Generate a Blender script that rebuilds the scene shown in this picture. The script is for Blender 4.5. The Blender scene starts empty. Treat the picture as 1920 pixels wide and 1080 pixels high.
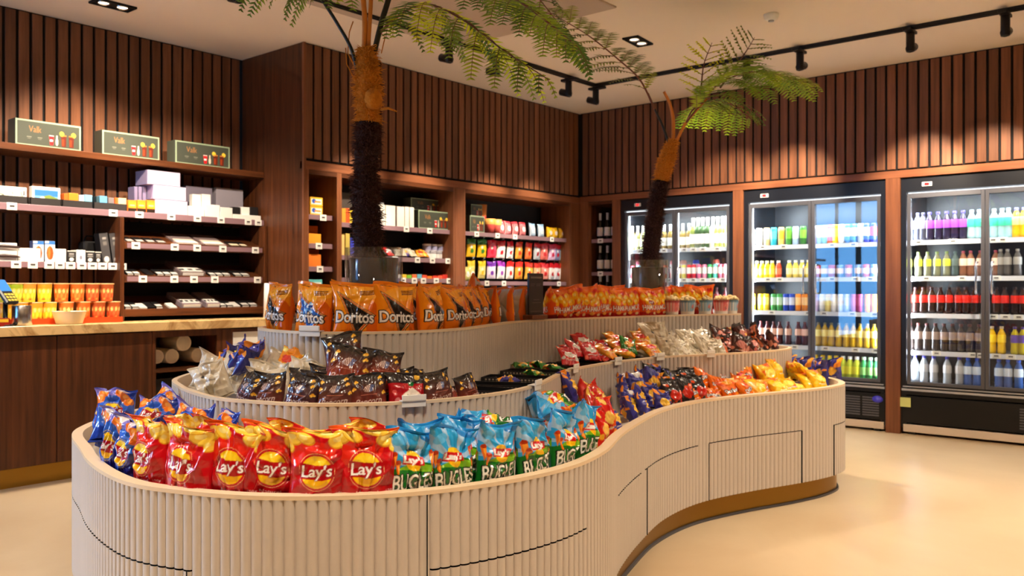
import bpy, math, random
import numpy as np
from mathutils import Vector, Matrix, Euler
random.seed(7)
PI = math.pi
S = bpy.context.scene
C = S.collection

# ------------------------------------------------------------------ camera
F_PX, CAM_H, YAW = 1622.0, 1.25, math.radians(40.2)
FW = (math.cos(YAW), math.sin(YAW)); RT = (math.sin(YAW), -math.cos(YAW))
cam = bpy.data.cameras.new('camera'); cam_o = bpy.data.objects.new('camera', cam); C.objects.link(cam_o)
cam.sensor_width = 36.0; cam.lens = F_PX / 1920 * 36.0
cam_o.location = (0, 0, CAM_H); cam_o.rotation_euler = (PI / 2, 0, YAW - PI / 2)
cam.dof.use_dof = True; cam.dof.focus_distance = 2.8; cam.dof.aperture_fstop = 5.0
cam.clip_start = 0.05
S.camera = cam_o

# ------------------------------------------------------------------ world, exposure
wd = bpy.data.worlds.new('world'); S.world = wd; wd.use_nodes = True
bg = wd.node_tree.nodes['Background']; bg.inputs[0].default_value = (0.16, 0.48, 1.0, 1); bg.inputs[1].default_value = 4.5
S.view_settings.view_transform = 'Standard'; S.view_settings.look = 'None'
S.view_settings.gamma = 1.0; S.view_settings.use_curve_mapping = False
S.view_settings.exposure = 1.22

# ------------------------------------------------------------------ room sizes
XB = 7.81        # cooler wall (faces -X)
YA = 5.617       # shop shelf wall (faces -Y)
YC = 6.47        # counter wall (faces -Y)
XC = 4.12        # side panel where the counter recess ends
XR, YR = -3.5, -3.6
ZC = 3.18
WARM = (1.0, 0.83, 0.63)

def spot(loc, target, power, size_deg, blend=0.6, color=WARM, radius=0.05):
    l = bpy.data.lights.new('lamp', 'SPOT'); l.energy = power; l.spot_size = math.radians(size_deg); l.spot_blend = blend
    l.color = color; l.shadow_soft_size = radius
    o = bpy.data.objects.new('lamp', l); C.objects.link(o); o.location = loc
    o.rotation_euler = (Vector(target) - Vector(loc)).to_track_quat('-Z', 'Y').to_euler()
    return o
def area(loc, target, power, sx, sy, color=WARM):
    l = bpy.data.lights.new('area', 'AREA'); l.energy = power; l.shape = 'RECTANGLE'; l.size = sx; l.size_y = sy; l.color = color
    o = bpy.data.objects.new('area', l); C.objects.link(o); o.location = loc
    o.rotation_euler = (Vector(target) - Vector(loc)).to_track_quat('-Z', 'Y').to_euler()
    return o
# daylight through the window behind the counter end, left of the camera
area((-5.0, 10.8, 3.8), (1.4, 2.8, 0.9), 620, 2.6, 1.6, (0.62, 0.78, 1.0))
# track spots: (track position, aim, power)
TRACK_B = [(6.76, y) for y in (0.75, 1.88, 3.05, 3.95, 4.25)]
TRACK_A = [(x, 4.68) for x in (4.3, 5.0, 5.62, 6.35, 6.70)]

# ------------------------------------------------------------------ pixel helpers (1920x1080 photograph onto real planes)
def ray(px):
    k = (px - 960) / F_PX
    return FW[0] + k * RT[0], FW[1] + k * RT[1]
def on_x(px, x0, py=540):
    dx, dy = ray(px); d = x0 / dx
    return (x0, d * dy, CAM_H + (540 - py) * d / F_PX)
def on_y(px, y0, py=540):
    dx, dy = ray(px); d = y0 / dy
    return (d * dx, y0, CAM_H + (540 - py) * d / F_PX)
def on_z(px, py, z):
    d = (z - CAM_H) * F_PX / (540 - py); dx, dy = ray(px)
    return (d * dx, d * dy, z)
def to_px(x, y, z):
    d = x * FW[0] + y * FW[1]; l = x * RT[0] + y * RT[1]
    return 960 + l / d * F_PX, 540 - (z - CAM_H) / d * F_PX

# ------------------------------------------------------------------ materials
def lin(c):
    return tuple(((v / 12.92) if v <= 0.04045 else ((v + 0.055) / 1.055) ** 2.4) for v in c)
def srgb(r, g, b):
    return lin((r / 255, g / 255, b / 255))
MATS = {}
def mat(name, col, rough=0.5, metal=0.0, coat=0.0, emit=None, emit_s=0.0, spec=0.5, trans=0.0, ior=1.45, bump=None, alpha=None):
    m = bpy.data.materials.new(name); m.use_nodes = True; nt = m.node_tree; b = nt.nodes['Principled BSDF']
    b.inputs['Base Color'].default_value = (*col, 1); b.inputs['Roughness'].default_value = rough
    b.inputs['Metallic'].default_value = metal; b.inputs['Coat Weight'].default_value = coat
    b.inputs['Specular IOR Level'].default_value = spec; b.inputs['Transmission Weight'].default_value = trans; b.inputs['IOR'].default_value = ior
    if emit: b.inputs['Emission Color'].default_value = (*emit, 1); b.inputs['Emission Strength'].default_value = emit_s
    if bump:
        n = nt.nodes.new('ShaderNodeTexNoise'); n.inputs['Scale'].default_value = bump[0]; n.inputs['Detail'].default_value = 3
        tc = nt.nodes.new('ShaderNodeTexCoord'); nt.links.new(tc.outputs['Object'], n.inputs['Vector'])
        bp = nt.nodes.new('ShaderNodeBump'); bp.inputs['Strength'].default_value = bump[1]; bp.inputs['Distance'].default_value = 0.01
        nt.links.new(n.outputs['Fac'], bp.inputs['Height']); nt.links.new(bp.outputs['Normal'], b.inputs['Normal'])
    MATS[name] = m; return m
def N(nt, t, **kw):
    n = nt.nodes.new(t)
    for k, v in kw.items():
        if k in n.inputs.keys(): n.inputs[k].default_value = v
        else: setattr(n, k, v)
    return n
def wood(name, c1, c2, rough=0.38, axis='z', attr=False, spec=0.4):
    m = mat(name, c1, rough, spec=spec); nt = m.node_tree; b = nt.nodes['Principled BSDF']
    tc = N(nt, 'ShaderNodeTexCoord'); mp = N(nt, 'ShaderNodeMapping')
    sc = {'z': (14, 14, 0.7), 'x': (0.7, 14, 14), 'y': (14, 0.7, 14)}[axis]
    mp.inputs['Scale'].default_value = sc
    nz = N(nt, 'ShaderNodeTexNoise', Scale=2.0, Detail=6.0, Roughness=0.6, Distortion=0.4)
    nt.links.new(tc.outputs['Object'], mp.inputs['Vector']); nt.links.new(mp.outputs['Vector'], nz.inputs['Vector'])
    cr = N(nt, 'ShaderNodeValToRGB'); cr.color_ramp.elements[0].position = 0.3; cr.color_ramp.elements[1].position = 0.72
    cr.color_ramp.elements[0].color = (*c2, 1); cr.color_ramp.elements[1].color = (*c1, 1)
    nt.links.new(nz.outputs['Fac'], cr.inputs['Fac'])
    out = cr.outputs['Color']
    if attr:
        at = N(nt, 'ShaderNodeAttribute', attribute_name='Col'); mx = N(nt, 'ShaderNodeMix', data_type='RGBA', blend_type='MULTIPLY')
        mx.inputs[0].default_value = 1.0
        nt.links.new(out, mx.inputs[6]); nt.links.new(at.outputs['Color'], mx.inputs[7]); out = mx.outputs[2]
    nt.links.new(out, b.inputs['Base Color']); return m
def attr_mat(name, rough, coat=0.0, metal=0.0, spec=0.5, bump=None):
    m = mat(name, (1, 1, 1), rough, metal=metal, coat=coat, spec=spec, bump=bump); nt = m.node_tree
    at = N(nt, 'ShaderNodeAttribute', attribute_name='Col'); nt.links.new(at.outputs['Color'], nt.nodes['Principled BSDF'].inputs['Base Color'])
    return m
def glass_mat(name, tint=(1, 1, 1), refl=1.5, rough=0.0, k=1.0):
    m = bpy.data.materials.new(name); m.use_nodes = True; nt = m.node_tree; nt.nodes.remove(nt.nodes['Principled BSDF'])
    out = nt.nodes['Material Output']; t = N(nt, 'ShaderNodeBsdfTransparent'); t.inputs[0].default_value = (*tint, 1)
    g = N(nt, 'ShaderNodeBsdfGlossy'); g.inputs['Roughness'].default_value = rough
    fr = N(nt, 'ShaderNodeLayerWeight'); fr.inputs['Blend'].default_value = 0.5
    pw = N(nt, 'ShaderNodeMath', operation='POWER'); pw.inputs[1].default_value = 5.0; nt.links.new(fr.outputs['Facing'], pw.inputs[0])
    mu = N(nt, 'ShaderNodeMath', operation='MULTIPLY_ADD'); mu.inputs[1].default_value = 0.75; mu.inputs[2].default_value = ((refl - 1) / (refl + 1)) ** 2 * k
    nt.links.new(pw.outputs[0], mu.inputs[0])
    mx = N(nt, 'ShaderNodeMixShader'); nt.links.new(mu.outputs[0], mx.inputs[0]); nt.links.new(t.outputs[0], mx.inputs[1]); nt.links.new(g.outputs[0], mx.inputs[2])
    nt.links.new(mx.outputs[0], out.inputs['Surface']); MATS[name] = m; return m

W1, W2 = srgb(104, 58, 30), srgb(58, 30, 15)
m_slat = wood('slat_walnut', srgb(138, 90, 62), srgb(98, 60, 40), 0.42, 'z', attr=True)
m_wood = wood('walnut', W1, W2, 0.36, 'z')
m_woodx = wood('walnut_along_x', W1, W2, 0.36, 'x')
m_woody = wood('walnut_along_y', W1, W2, 0.36, 'y')
m_post = wood('walnut_post', srgb(142, 88, 56), srgb(108, 64, 40), 0.36, 'z')
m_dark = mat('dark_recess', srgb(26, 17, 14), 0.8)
m_gap = mat('black_gap', (0.004, 0.003, 0.003), 0.9)
m_black = mat('black_paint', srgb(22, 23, 27), 0.35)
m_blackm = mat('black_metal', srgb(20, 20, 22), 0.4, metal=0.3)
m_grey = mat('grey_aluminium', srgb(176, 178, 184), 0.35, metal=0.3)
m_greyd = mat('dark_grey_rail', srgb(92, 92, 98), 0.45, metal=0.3)
m_lip = mat('mauve_shelf_rail', srgb(138, 108, 116), 0.3, spec=0.6)
m_white = mat('white_plastic', srgb(236, 236, 232), 0.4)
m_card = mat('white_card', srgb(238, 236, 230), 0.55)
m_print = attr_mat('printed_card', 0.45)
m_foil = attr_mat('printed_foil', 0.24, coat=0.3)
m_film = attr_mat('matte_film', 0.4, coat=0.1)
m_cream = mat('cream_lacquer', srgb(202, 192, 182), 0.42, bump=(60, 0.02))
m_lipwood = mat('pale_rim_lacquer', srgb(230, 208, 176), 0.4)
m_brass = mat('brushed_brass', srgb(150, 112, 40), 0.32, metal=0.75)
m_steel = mat('steel', srgb(190, 190, 190), 0.25, metal=1.0)
m_plaster = mat('ceiling_plaster', srgb(232, 218, 202), 0.85)
m_glass = glass_mat('door_glass', (0.97, 0.99, 1.0), 1.45, 0.0, 1.5)
m_vase = glass_mat('smoked_vase_glass', (0.94, 0.96, 0.98), 1.6, 0.0, 1.8)
m_clear = glass_mat('clear_film', (0.93, 0.93, 0.93), 1.4, 0.15, 1.0)
m_led = mat('led', (1, 1, 1), 0.5, emit=(0.85, 0.93, 1.0), emit_s=0.9)
m_lamp = mat('lamp_disc', (1, 1, 1), 0.5, emit=(1.0, 0.83, 0.6), emit_s=3.0)
m_red_led = mat('red_digits', (0.4, 0, 0), 0.5, emit=(1.0, 0.02, 0.02), emit_s=2.5)

# floor: pale polished screed with broad cloudy tone
m_floor = mat('polished_screed', srgb(225, 200, 160), 0.3, spec=0.45); nt = m_floor.node_tree; b_ = nt.nodes['Principled BSDF']
tc = N(nt, 'ShaderNodeTexCoord'); nz = N(nt, 'ShaderNodeTexNoise', Scale=0.9, Detail=5.0, Roughness=0.55, Distortion=0.6)
nt.links.new(tc.outputs['Object'], nz.inputs['Vector']); cr = N(nt, 'ShaderNodeValToRGB')
cr.color_ramp.elements[0].position = 0.3; cr.color_ramp.elements[0].color = (*srgb(192, 166, 130), 1)
cr.color_ramp.elements[1].position = 0.7; cr.color_ramp.elements[1].color = (*srgb(212, 191, 158), 1)
nt.links.new(nz.outputs['Fac'], cr.inputs['Fac']); nt.links.new(cr.outputs['Color'], b_.inputs['Base Color'])
mr = N(nt, 'ShaderNodeMapRange'); mr.inputs['To Min'].default_value = 0.22; mr.inputs['To Max'].default_value = 0.42
nt.links.new(nz.outputs['Fac'], mr.inputs['Value']); nt.links.new(mr.outputs['Result'], b_.inputs['Roughness'])
# counter top: veined golden stone
m_stone = mat('veined_stone', srgb(210, 170, 110), 0.25); nt = m_stone.node_tree; b_ = nt.nodes['Principled BSDF']
tc = N(nt, 'ShaderNodeTexCoord'); nz = N(nt, 'ShaderNodeTexNoise', Scale=5.0, Detail=8.0, Roughness=0.65, Distortion=1.6)
nt.links.new(tc.outputs['Object'], nz.inputs['Vector']); cr = N(nt, 'ShaderNodeValToRGB')
cr.color_ramp.elements[0].position = 0.32; cr.color_ramp.elements[0].color = (*srgb(150, 104, 50), 1)
cr.color_ramp.elements[1].position = 0.56; cr.color_ramp.elements[1].color = (*srgb(226, 192, 136), 1)
nt.links.new(nz.outputs['Fac'], cr.inputs['Fac']); nt.links.new(cr.outputs['Color'], b_.inputs['Base Color'])

PLAIN = {}
def plain(rgb, rough=0.4, coat=0.0, metal=0.0):
    k = (rgb, rough, coat, metal)
    if k not in PLAIN: PLAIN[k] = mat('coloured_%d_%d_%d' % rgb, srgb(*rgb), rough, coat=coat, metal=metal)
    return PLAIN[k]

# ------------------------------------------------------------------ mesh builder
class MB:
    def __init__(s): s.v = []; s.f = []; s.mi = []; s.c = []; s.sm = []
    def add(s, vs, fs, mi=0, col=(1, 1, 1), smooth=False):
        o = len(s.v); s.v += [tuple(p) for p in vs]; s.f += [tuple(i + o for i in f) for f in fs]
        s.mi += [mi] * len(fs); s.sm += [smooth] * len(fs); s.c += [col] * len(vs); return s
    def box(s, x0, y0, z0, x1, y1, z1, mi=0, col=(1, 1, 1), bev=0.0):
        if x1 < x0: x0, x1 = x1, x0
        if y1 < y0: y0, y1 = y1, y0
        if z1 < z0: z0, z1 = z1, z0
        b = min(bev, (x1 - x0) / 2.01, (y1 - y0) / 2.01, (z1 - z0) / 2.01)
        if b <= 0:
            v = [(x, y, z) for z in (z0, z1) for x, y in ((x0, y0), (x1, y0), (x1, y1), (x0, y1))]
            return s.add(v, [(3, 2, 1, 0), (4, 5, 6, 7), (0, 1, 5, 4), (1, 2, 6, 5), (2, 3, 7, 6), (3, 0, 4, 7)], mi, col)
        v = []
        def ring(i, z):
            v.extend([(x0 + i + b, y0 + i, z), (x1 - i - b, y0 + i, z), (x1 - i, y0 + i + b, z), (x1 - i, y1 - i - b, z),
                      (x1 - i - b, y1 - i, z), (x0 + i + b, y1 - i, z), (x0 + i, y1 - i - b, z), (x0 + i, y0 + i + b, z)])
        ring(b, z0); ring(0, z0 + b); ring(0, z1 - b); ring(b, z1)
        f = [tuple(reversed(range(8))), tuple(range(24, 32))]
        for k in range(3):
            for j in range(8): f.append((k * 8 + j, k * 8 + (j + 1) % 8, k * 8 + 8 + (j + 1) % 8, k * 8 + 8 + j))
        return s.add(v, f, mi, col)
    def lathe(s, prof, n=20, cx=0, cy=0, cz=0, mi=0, col=(1, 1, 1), cap=True, smooth=True):
        v = []; f = []
        for r, z in prof:
            for j in range(n):
                a = 2 * PI * j / n; v.append((cx + r * math.cos(a), cy + r * math.sin(a), cz + z))
        for k in range(len(prof) - 1):
            for j in range(n): f.append((k * n + j, k * n + (j + 1) % n, (k + 1) * n + (j + 1) % n, (k + 1) * n + j))
        s.add(v, f, mi, col, smooth)
        if cap:
            o = len(s.v) - len(v)
            s.f += [tuple(o + j for j in reversed(range(n))), tuple(o + (len(prof) - 1) * n + j for j in range(n))]; s.mi += [mi] * 2; s.sm += [False] * 2
        return s
    def tube(s, pts, rad, n=8, mi=0, col=(1, 1, 1), smooth=True):
        pts = [Vector(p) for p in pts]; v = []; f = []; up = Vector((0, 0, 1)); prev = None
        for i, p in enumerate(pts):
            t = (pts[min(i + 1, len(pts) - 1)] - pts[max(i - 1, 0)]).normalized()
            if prev is None:
                a = t.cross(up); a = t.cross(Vector((1, 0, 0))) if a.length < 1e-3 else a
            else: a = prev - t * prev.dot(t)
            a.normalize(); prev = a; b = t.cross(a); r = rad[i] if isinstance(rad, (list, tuple)) else rad
            for j in range(n):
                q = 2 * PI * j / n; v.append(p + a * (r * math.cos(q)) + b * (r * math.sin(q)))
        for k in range(len(pts) - 1):
            for j in range(n): f.append((k * n + j, k * n + (j + 1) % n, (k + 1) * n + (j + 1) % n, (k + 1) * n + j))
        f += [tuple(reversed(range(n))), tuple((len(pts) - 1) * n + j for j in range(n))]
        return s.add(v, f, mi, col, smooth)
    def prism(s, poly, z0, z1, mi=0, col=(1, 1, 1)):
        n = len(poly); v = [(x, y, z0) for x, y in poly] + [(x, y, z1) for x, y in poly]
        return s.add(v, [tuple(reversed(range(n))), tuple(range(n, 2 * n))] + [(i, (i + 1) % n, n + (i + 1) % n, n + i) for i in range(n)], mi, col)
    def mesh(s, name, mats, colors=False):
        me = bpy.data.meshes.new(name); me.from_pydata(s.v, [], s.f)
        for m in (mats if isinstance(mats, (list, tuple)) else [mats]): me.materials.append(m)
        if s.f:
            me.polygons.foreach_set('material_index', s.mi); me.polygons.foreach_set('use_smooth', s.sm)
        if colors:
            ca = me.color_attributes.new('Col', 'FLOAT_COLOR', 'POINT')
            ca.data.foreach_set('color', np.c_[np.array(s.c, dtype=np.float32), np.ones(len(s.c), np.float32)].ravel())
        me.update(); return me
    def build(s, name, mats, parent=None, loc=(0, 0, 0), rz=0.0, colors=False):
        return obj(name, s.mesh(name, mats, colors), parent, loc, rz)

def obj(name, me, parent=None, loc=(0, 0, 0), rz=0.0):
    o = bpy.data.objects.new(name, me); C.objects.link(o); o.location = loc; o.rotation_euler = (0, 0, rz) if not isinstance(rz, Euler) else rz
    if parent: o.parent = parent
    return o
def empty(name, loc=(0, 0, 0), rz=0.0):
    o = bpy.data.objects.new(name, None); C.objects.link(o); o.location = loc; o.rotation_euler = (0, 0, rz); o.empty_display_size = 0.05; return o
def struct(o): o['kind'] = 'structure'; return o
def tag(o, label, cat, group=None, kind=None):
    o['label'] = label; o['category'] = cat
    if group: o['group'] = group
    if kind: o['kind'] = kind
    return o
KIDS = {}
def dup(o, loc=None, rot=None, parent=None, scale=None):
    c = o.copy(); C.objects.link(c)
    for k in ('label', 'category', 'group'):
        if k in c: del c[k]
    if parent is not None: c.parent = parent
    if loc is not None: c.location = loc
    if rot is not None: c.rotation_euler = rot
    if scale is not None: c.scale = scale
    for ch in list(KIDS.get(o.name, [])) or [x for x in o.children]:
        dup(ch, parent=c)
    return c
# repeated things: the label is finished at the end, once every neighbour is known
REG = []
def reg(o, desc, place, cat, group=None):
    REG.append((o, desc, place, cat, group)); return o
ORD = ['first', 'second', 'third', 'fourth', 'fifth', 'sixth', 'seventh', 'eighth', 'ninth', 'tenth', 'eleventh', 'twelfth', 'thirteenth', 'fourteenth', 'fifteenth', 'sixteenth', 'seventeenth', 'eighteenth', 'nineteenth', 'twentieth']
def finish_labels():
    bpy.context.view_layer.update()
    D = {}
    for r in REG: D.setdefault((r[1], r[2]), []).append(r)
    for (desc, place), rs in D.items():
        rs.sort(key=lambda r: to_px(*r[0].matrix_world.translation)[0])
        n = len(rs)
        for i, (o, _, _, cat, group) in enumerate(rs):
            if n == 1: t = '%s %s' % (desc, place)
            elif i == 0: t = 'leftmost %s %s' % (desc, place)
            elif i == n - 1: t = 'rightmost %s %s' % (desc, place)
            else: t = '%s %s from left %s' % (ORD[i] if i < 20 else 'number %d' % (i + 1), desc, place)
            w = t.split()
            if len(w) > 16: print('LONG LABEL', len(w), t)
            tag(o, t, cat, group)
# ------------------------------------------------------------------ printed artwork: a small raster that becomes vertex colour
_TX = {}
def text_tris(s, bold=0.0):
    k = (s, bold)
    if k in _TX: return _TX[k]
    cu = bpy.data.curves.new('t', 'FONT'); cu.body = s; cu.offset = bold; cu.resolution_u = 3
    o = bpy.data.objects.new('t', cu); C.objects.link(o)
    dg = bpy.context.evaluated_depsgraph_get(); me = bpy.data.meshes.new_from_object(o.evaluated_get(dg)); me.calc_loop_triangles()
    co = np.zeros(len(me.vertices) * 3); me.vertices.foreach_get('co', co); co = co.reshape(-1, 3)[:, :2]
    tr = np.zeros(len(me.loop_triangles) * 3, int); me.loop_triangles.foreach_get('vertices', tr); tr = tr.reshape(-1, 3)
    bpy.data.objects.remove(o); bpy.data.curves.remove(cu); bpy.data.meshes.remove(me)
    mn, mx = co.min(0), co.max(0); co = (co - (mn + mx) / 2) / (mx - mn)     # unit box centred on 0
    _TX[k] = (co, tr); return _TX[k]

class Canvas:
    """u right, v up, both 0..1; w/h is the physical aspect"""
    def __init__(s, aspect, h=260, base=(255, 255, 255)):
        s.h = h; s.w = int(h * aspect); s.a = aspect; s.im = np.zeros((s.h, s.w, 3)); s.im[:] = base
        s.V, s.U = np.mgrid[0:s.h, 0:s.w]; s.U = (s.U + 0.5) / s.w; s.V = (s.V + 0.5) / s.h
    def put(s, m, c):
        m = np.clip(m, 0, 1)[..., None]; s.im = s.im * (1 - m) + np.array(c, float) * m; return s
    def rect(s, u0, v0, u1, v1, c): return s.put(((s.U > u0) & (s.U < u1) & (s.V > v0) & (s.V < v1)).astype(float), c)
    def ell(s, u, v, rx, ry, c, rot=0.0, k=1.0):
        x = (s.U - u) * s.a; y = s.V - v; cs, sn = math.cos(rot), math.sin(rot)
        X = (x * cs + y * sn) / (rx * s.a); Y = (-x * sn + y * cs) / ry
        return s.put((X * X + Y * Y < 1).astype(float) * k, c)
    def poly(s, pts, c, k=1.0):
        m = np.zeros(s.U.shape, bool); n = len(pts)
        for i in range(n):
            (x0, y0), (x1, y1) = pts[i], pts[(i + 1) % n]
            if y0 == y1: continue
            cr = ((s.V >= min(y0, y1)) & (s.V < max(y0, y1))) & (s.U < (x1 - x0) * (s.V - y0) / (y1 - y0) + x0)
            m ^= cr
        return s.put(m.astype(float) * k, c)
    def line(s, p, q, wd, c):
        ax, ay = p[0] * s.a, p[1]; bx, by = q[0] * s.a, q[1]; x = s.U * s.a; y = s.V
        L = (bx - ax) ** 2 + (by - ay) ** 2; t = np.clip(((x - ax) * (bx - ax) + (y - ay) * (by - ay)) / L, 0, 1)
        return s.put((np.hypot(x - ax - t * (bx - ax), y - ay - t * (by - ay)) < wd).astype(float), c)
    def tmask(s, txt, u, v, tw, th, rot=0.0, shear=0.0, bold=0.0, curve=0.0):
        co, tr = text_tris(txt, bold)
        x = co[:, 0] * tw * s.a; y = co[:, 1] * th
        y = y + curve * (x ** 2); x = x + shear * y
        cs, sn = math.cos(rot), math.sin(rot); X = (x * cs - y * sn) / s.a + u; Y = x * sn + y * cs + v
        P = np.c_[X * s.w - 0.5, Y * s.h - 0.5]; m = np.zeros((s.h, s.w))
        for a, b, c in tr:
            A, B, D = P[a], P[b], P[c]
            x0, x1 = int(max(0, min(A[0], B[0], D[0]) - 1)), int(min(s.w - 1, max(A[0], B[0], D[0]) + 1))
            y0, y1 = int(max(0, min(A[1], B[1], D[1]) - 1)), int(min(s.h - 1, max(A[1], B[1], D[1]) + 1))
            if x1 < x0 or y1 < y0: continue
            gy, gx = np.mgrid[y0:y1 + 1, x0:x1 + 1]
            den = (B[1] - D[1]) * (A[0] - D[0]) + (D[0] - B[0]) * (A[1] - D[1])
            if abs(den) < 1e-9: continue
            l1 = ((B[1] - D[1]) * (gx - D[0]) + (D[0] - B[0]) * (gy - D[1])) / den
            l2 = ((D[1] - A[1]) * (gx - D[0]) + (A[0] - D[0]) * (gy - D[1])) / den
            e = -0.02; ok = (l1 >= e) & (l2 >= e) & (1 - l1 - l2 >= e)
            m[y0:y1 + 1, x0:x1 + 1] = np.maximum(m[y0:y1 + 1, x0:x1 + 1], ok)
        return m
    def text(s, txt, u, v, tw, th, c, rot=0.0, shear=0.0, bold=0.0, outline=0, oc=(0, 0, 0), curve=0.0, shift=(0, 0)):
        m = s.tmask(txt, u, v, tw, th, rot, shear, bold, curve)
        if outline:
            d = m.copy()
            for dy in range(-outline, outline + 1):
                for dx in range(-outline, outline + 1):
                    if dx * dx + dy * dy <= outline * outline + 1: d = np.maximum(d, np.roll(m, (dy + shift[1], dx + shift[0]), (0, 1)))
            s.put(d, oc)
        return s.put(m, c)
    def blobs(s, n, size, cols, seed, box=(0, 0, 1, 1)):
        R = random.Random(seed)
        for i in range(n):
            u = R.uniform(box[0], box[2]); v = R.uniform(box[1], box[3]); k = size * R.uniform(0.6, 1.4)
            s.ell(u, v, k / s.a, k * R.uniform(0.5, 1), R.choice(cols), R.uniform(0, 3))
        return s
    def final(s):
        a = s.im / 255.0
        p = np.pad(a, ((1, 1), (1, 1), (0, 0)), 'edge')
        a = (p[1:-1, 1:-1] * 4 + p[:-2, 1:-1] + p[2:, 1:-1] + p[1:-1, :-2] + p[1:-1, 2:]) / 8
        s.L = np.where(a <= 0.04045, a / 12.92, ((a + 0.055) / 1.055) ** 2.4); return s
    def at(s, u, v):
        x = np.clip(np.asarray(u) * s.w - 0.5, 0, s.w - 1.001); y = np.clip(np.asarray(v) * s.h - 0.5, 0, s.h - 1.001)
        x0 = x.astype(int); y0 = y.astype(int); fx = (x - x0)[..., None]; fy = (y - y0)[..., None]; L = s.L
        return (L[y0, x0] * (1 - fx) + L[y0, x0 + 1] * fx) * (1 - fy) + (L[y0 + 1, x0] * (1 - fx) + L[y0 + 1, x0 + 1] * fx) * fy

def grid_mesh(name, P, col, m, flip=False, smooth=True):
    """P (ny,nx,3), col (ny,nx,3)"""
    ny, nx = P.shape[:2]; me = bpy.data.meshes.new(name)
    idx = np.arange(ny * nx).reshape(ny, nx)
    q = np.stack([idx[:-1, :-1], idx[:-1, 1:], idx[1:, 1:], idx[1:, :-1]], -1).reshape(-1, 4)
    if flip: q = q[:, ::-1]
    return raw_mesh(name, P.reshape(-1, 3), q, col.reshape(-1, 3), m, smooth)
def raw_mesh(name, V, Q, col, m, smooth=True):
    me = bpy.data.meshes.new(name); me.vertices.add(len(V)); me.vertices.foreach_set('co', np.asarray(V, np.float32).ravel())
    n = len(Q); me.loops.add(n * 4); me.loops.foreach_set('vertex_index', np.asarray(Q, np.int32).ravel())
    me.polygons.add(n); me.polygons.foreach_set('loop_start', np.arange(n, dtype=np.int32) * 4)
    me.polygons.foreach_set('use_smooth', np.full(n, smooth)); me.materials.append(m)
    me.update(calc_edges=True); me.validate()
    ca = me.color_attributes.new('Col', 'FLOAT_COLOR', 'POINT')
    ca.data.foreach_set('color', np.c_[np.asarray(col, np.float32), np.ones(len(V), np.float32)].ravel())
    return me
def panel(cv, w, h, nx, ny, m=None, name='printed_front', back=0.002):
    """flat printed sheet facing -Y, lower-left corner at x=-w/2, z=0; thin but solid"""
    u, v = np.meshgrid(np.linspace(0, 1, nx), np.linspace(0, 1, ny))
    P = np.stack([(u - 0.5) * w, np.zeros_like(u), v * h], -1)
    A = P.reshape(-1, 3); col = cv.at(u, v).reshape(-1, 3); idx = np.arange(ny * nx).reshape(ny, nx)
    q = np.stack([idx[:-1, :-1], idx[:-1, 1:], idx[1:, 1:], idx[1:, :-1]], -1).reshape(-1, 4)
    cs = np.array([[-w / 2, back, 0], [w / 2, back, 0], [w / 2, back, h], [-w / 2, back, h], [-w / 2, 0, 0], [w / 2, 0, 0], [w / 2, 0, h], [-w / 2, 0, h]])
    o = len(A); cc = np.array([cv.at(0.02, 0.02)] * 8)
    q2 = np.array([[3, 2, 1, 0], [4, 0, 1, 5], [5, 1, 2, 6], [6, 2, 3, 7], [7, 3, 0, 4]]) + o
    return raw_mesh(name, np.r_[A, cs], np.r_[q, q2], np.r_[col, cc], m or m_print, False)

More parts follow.
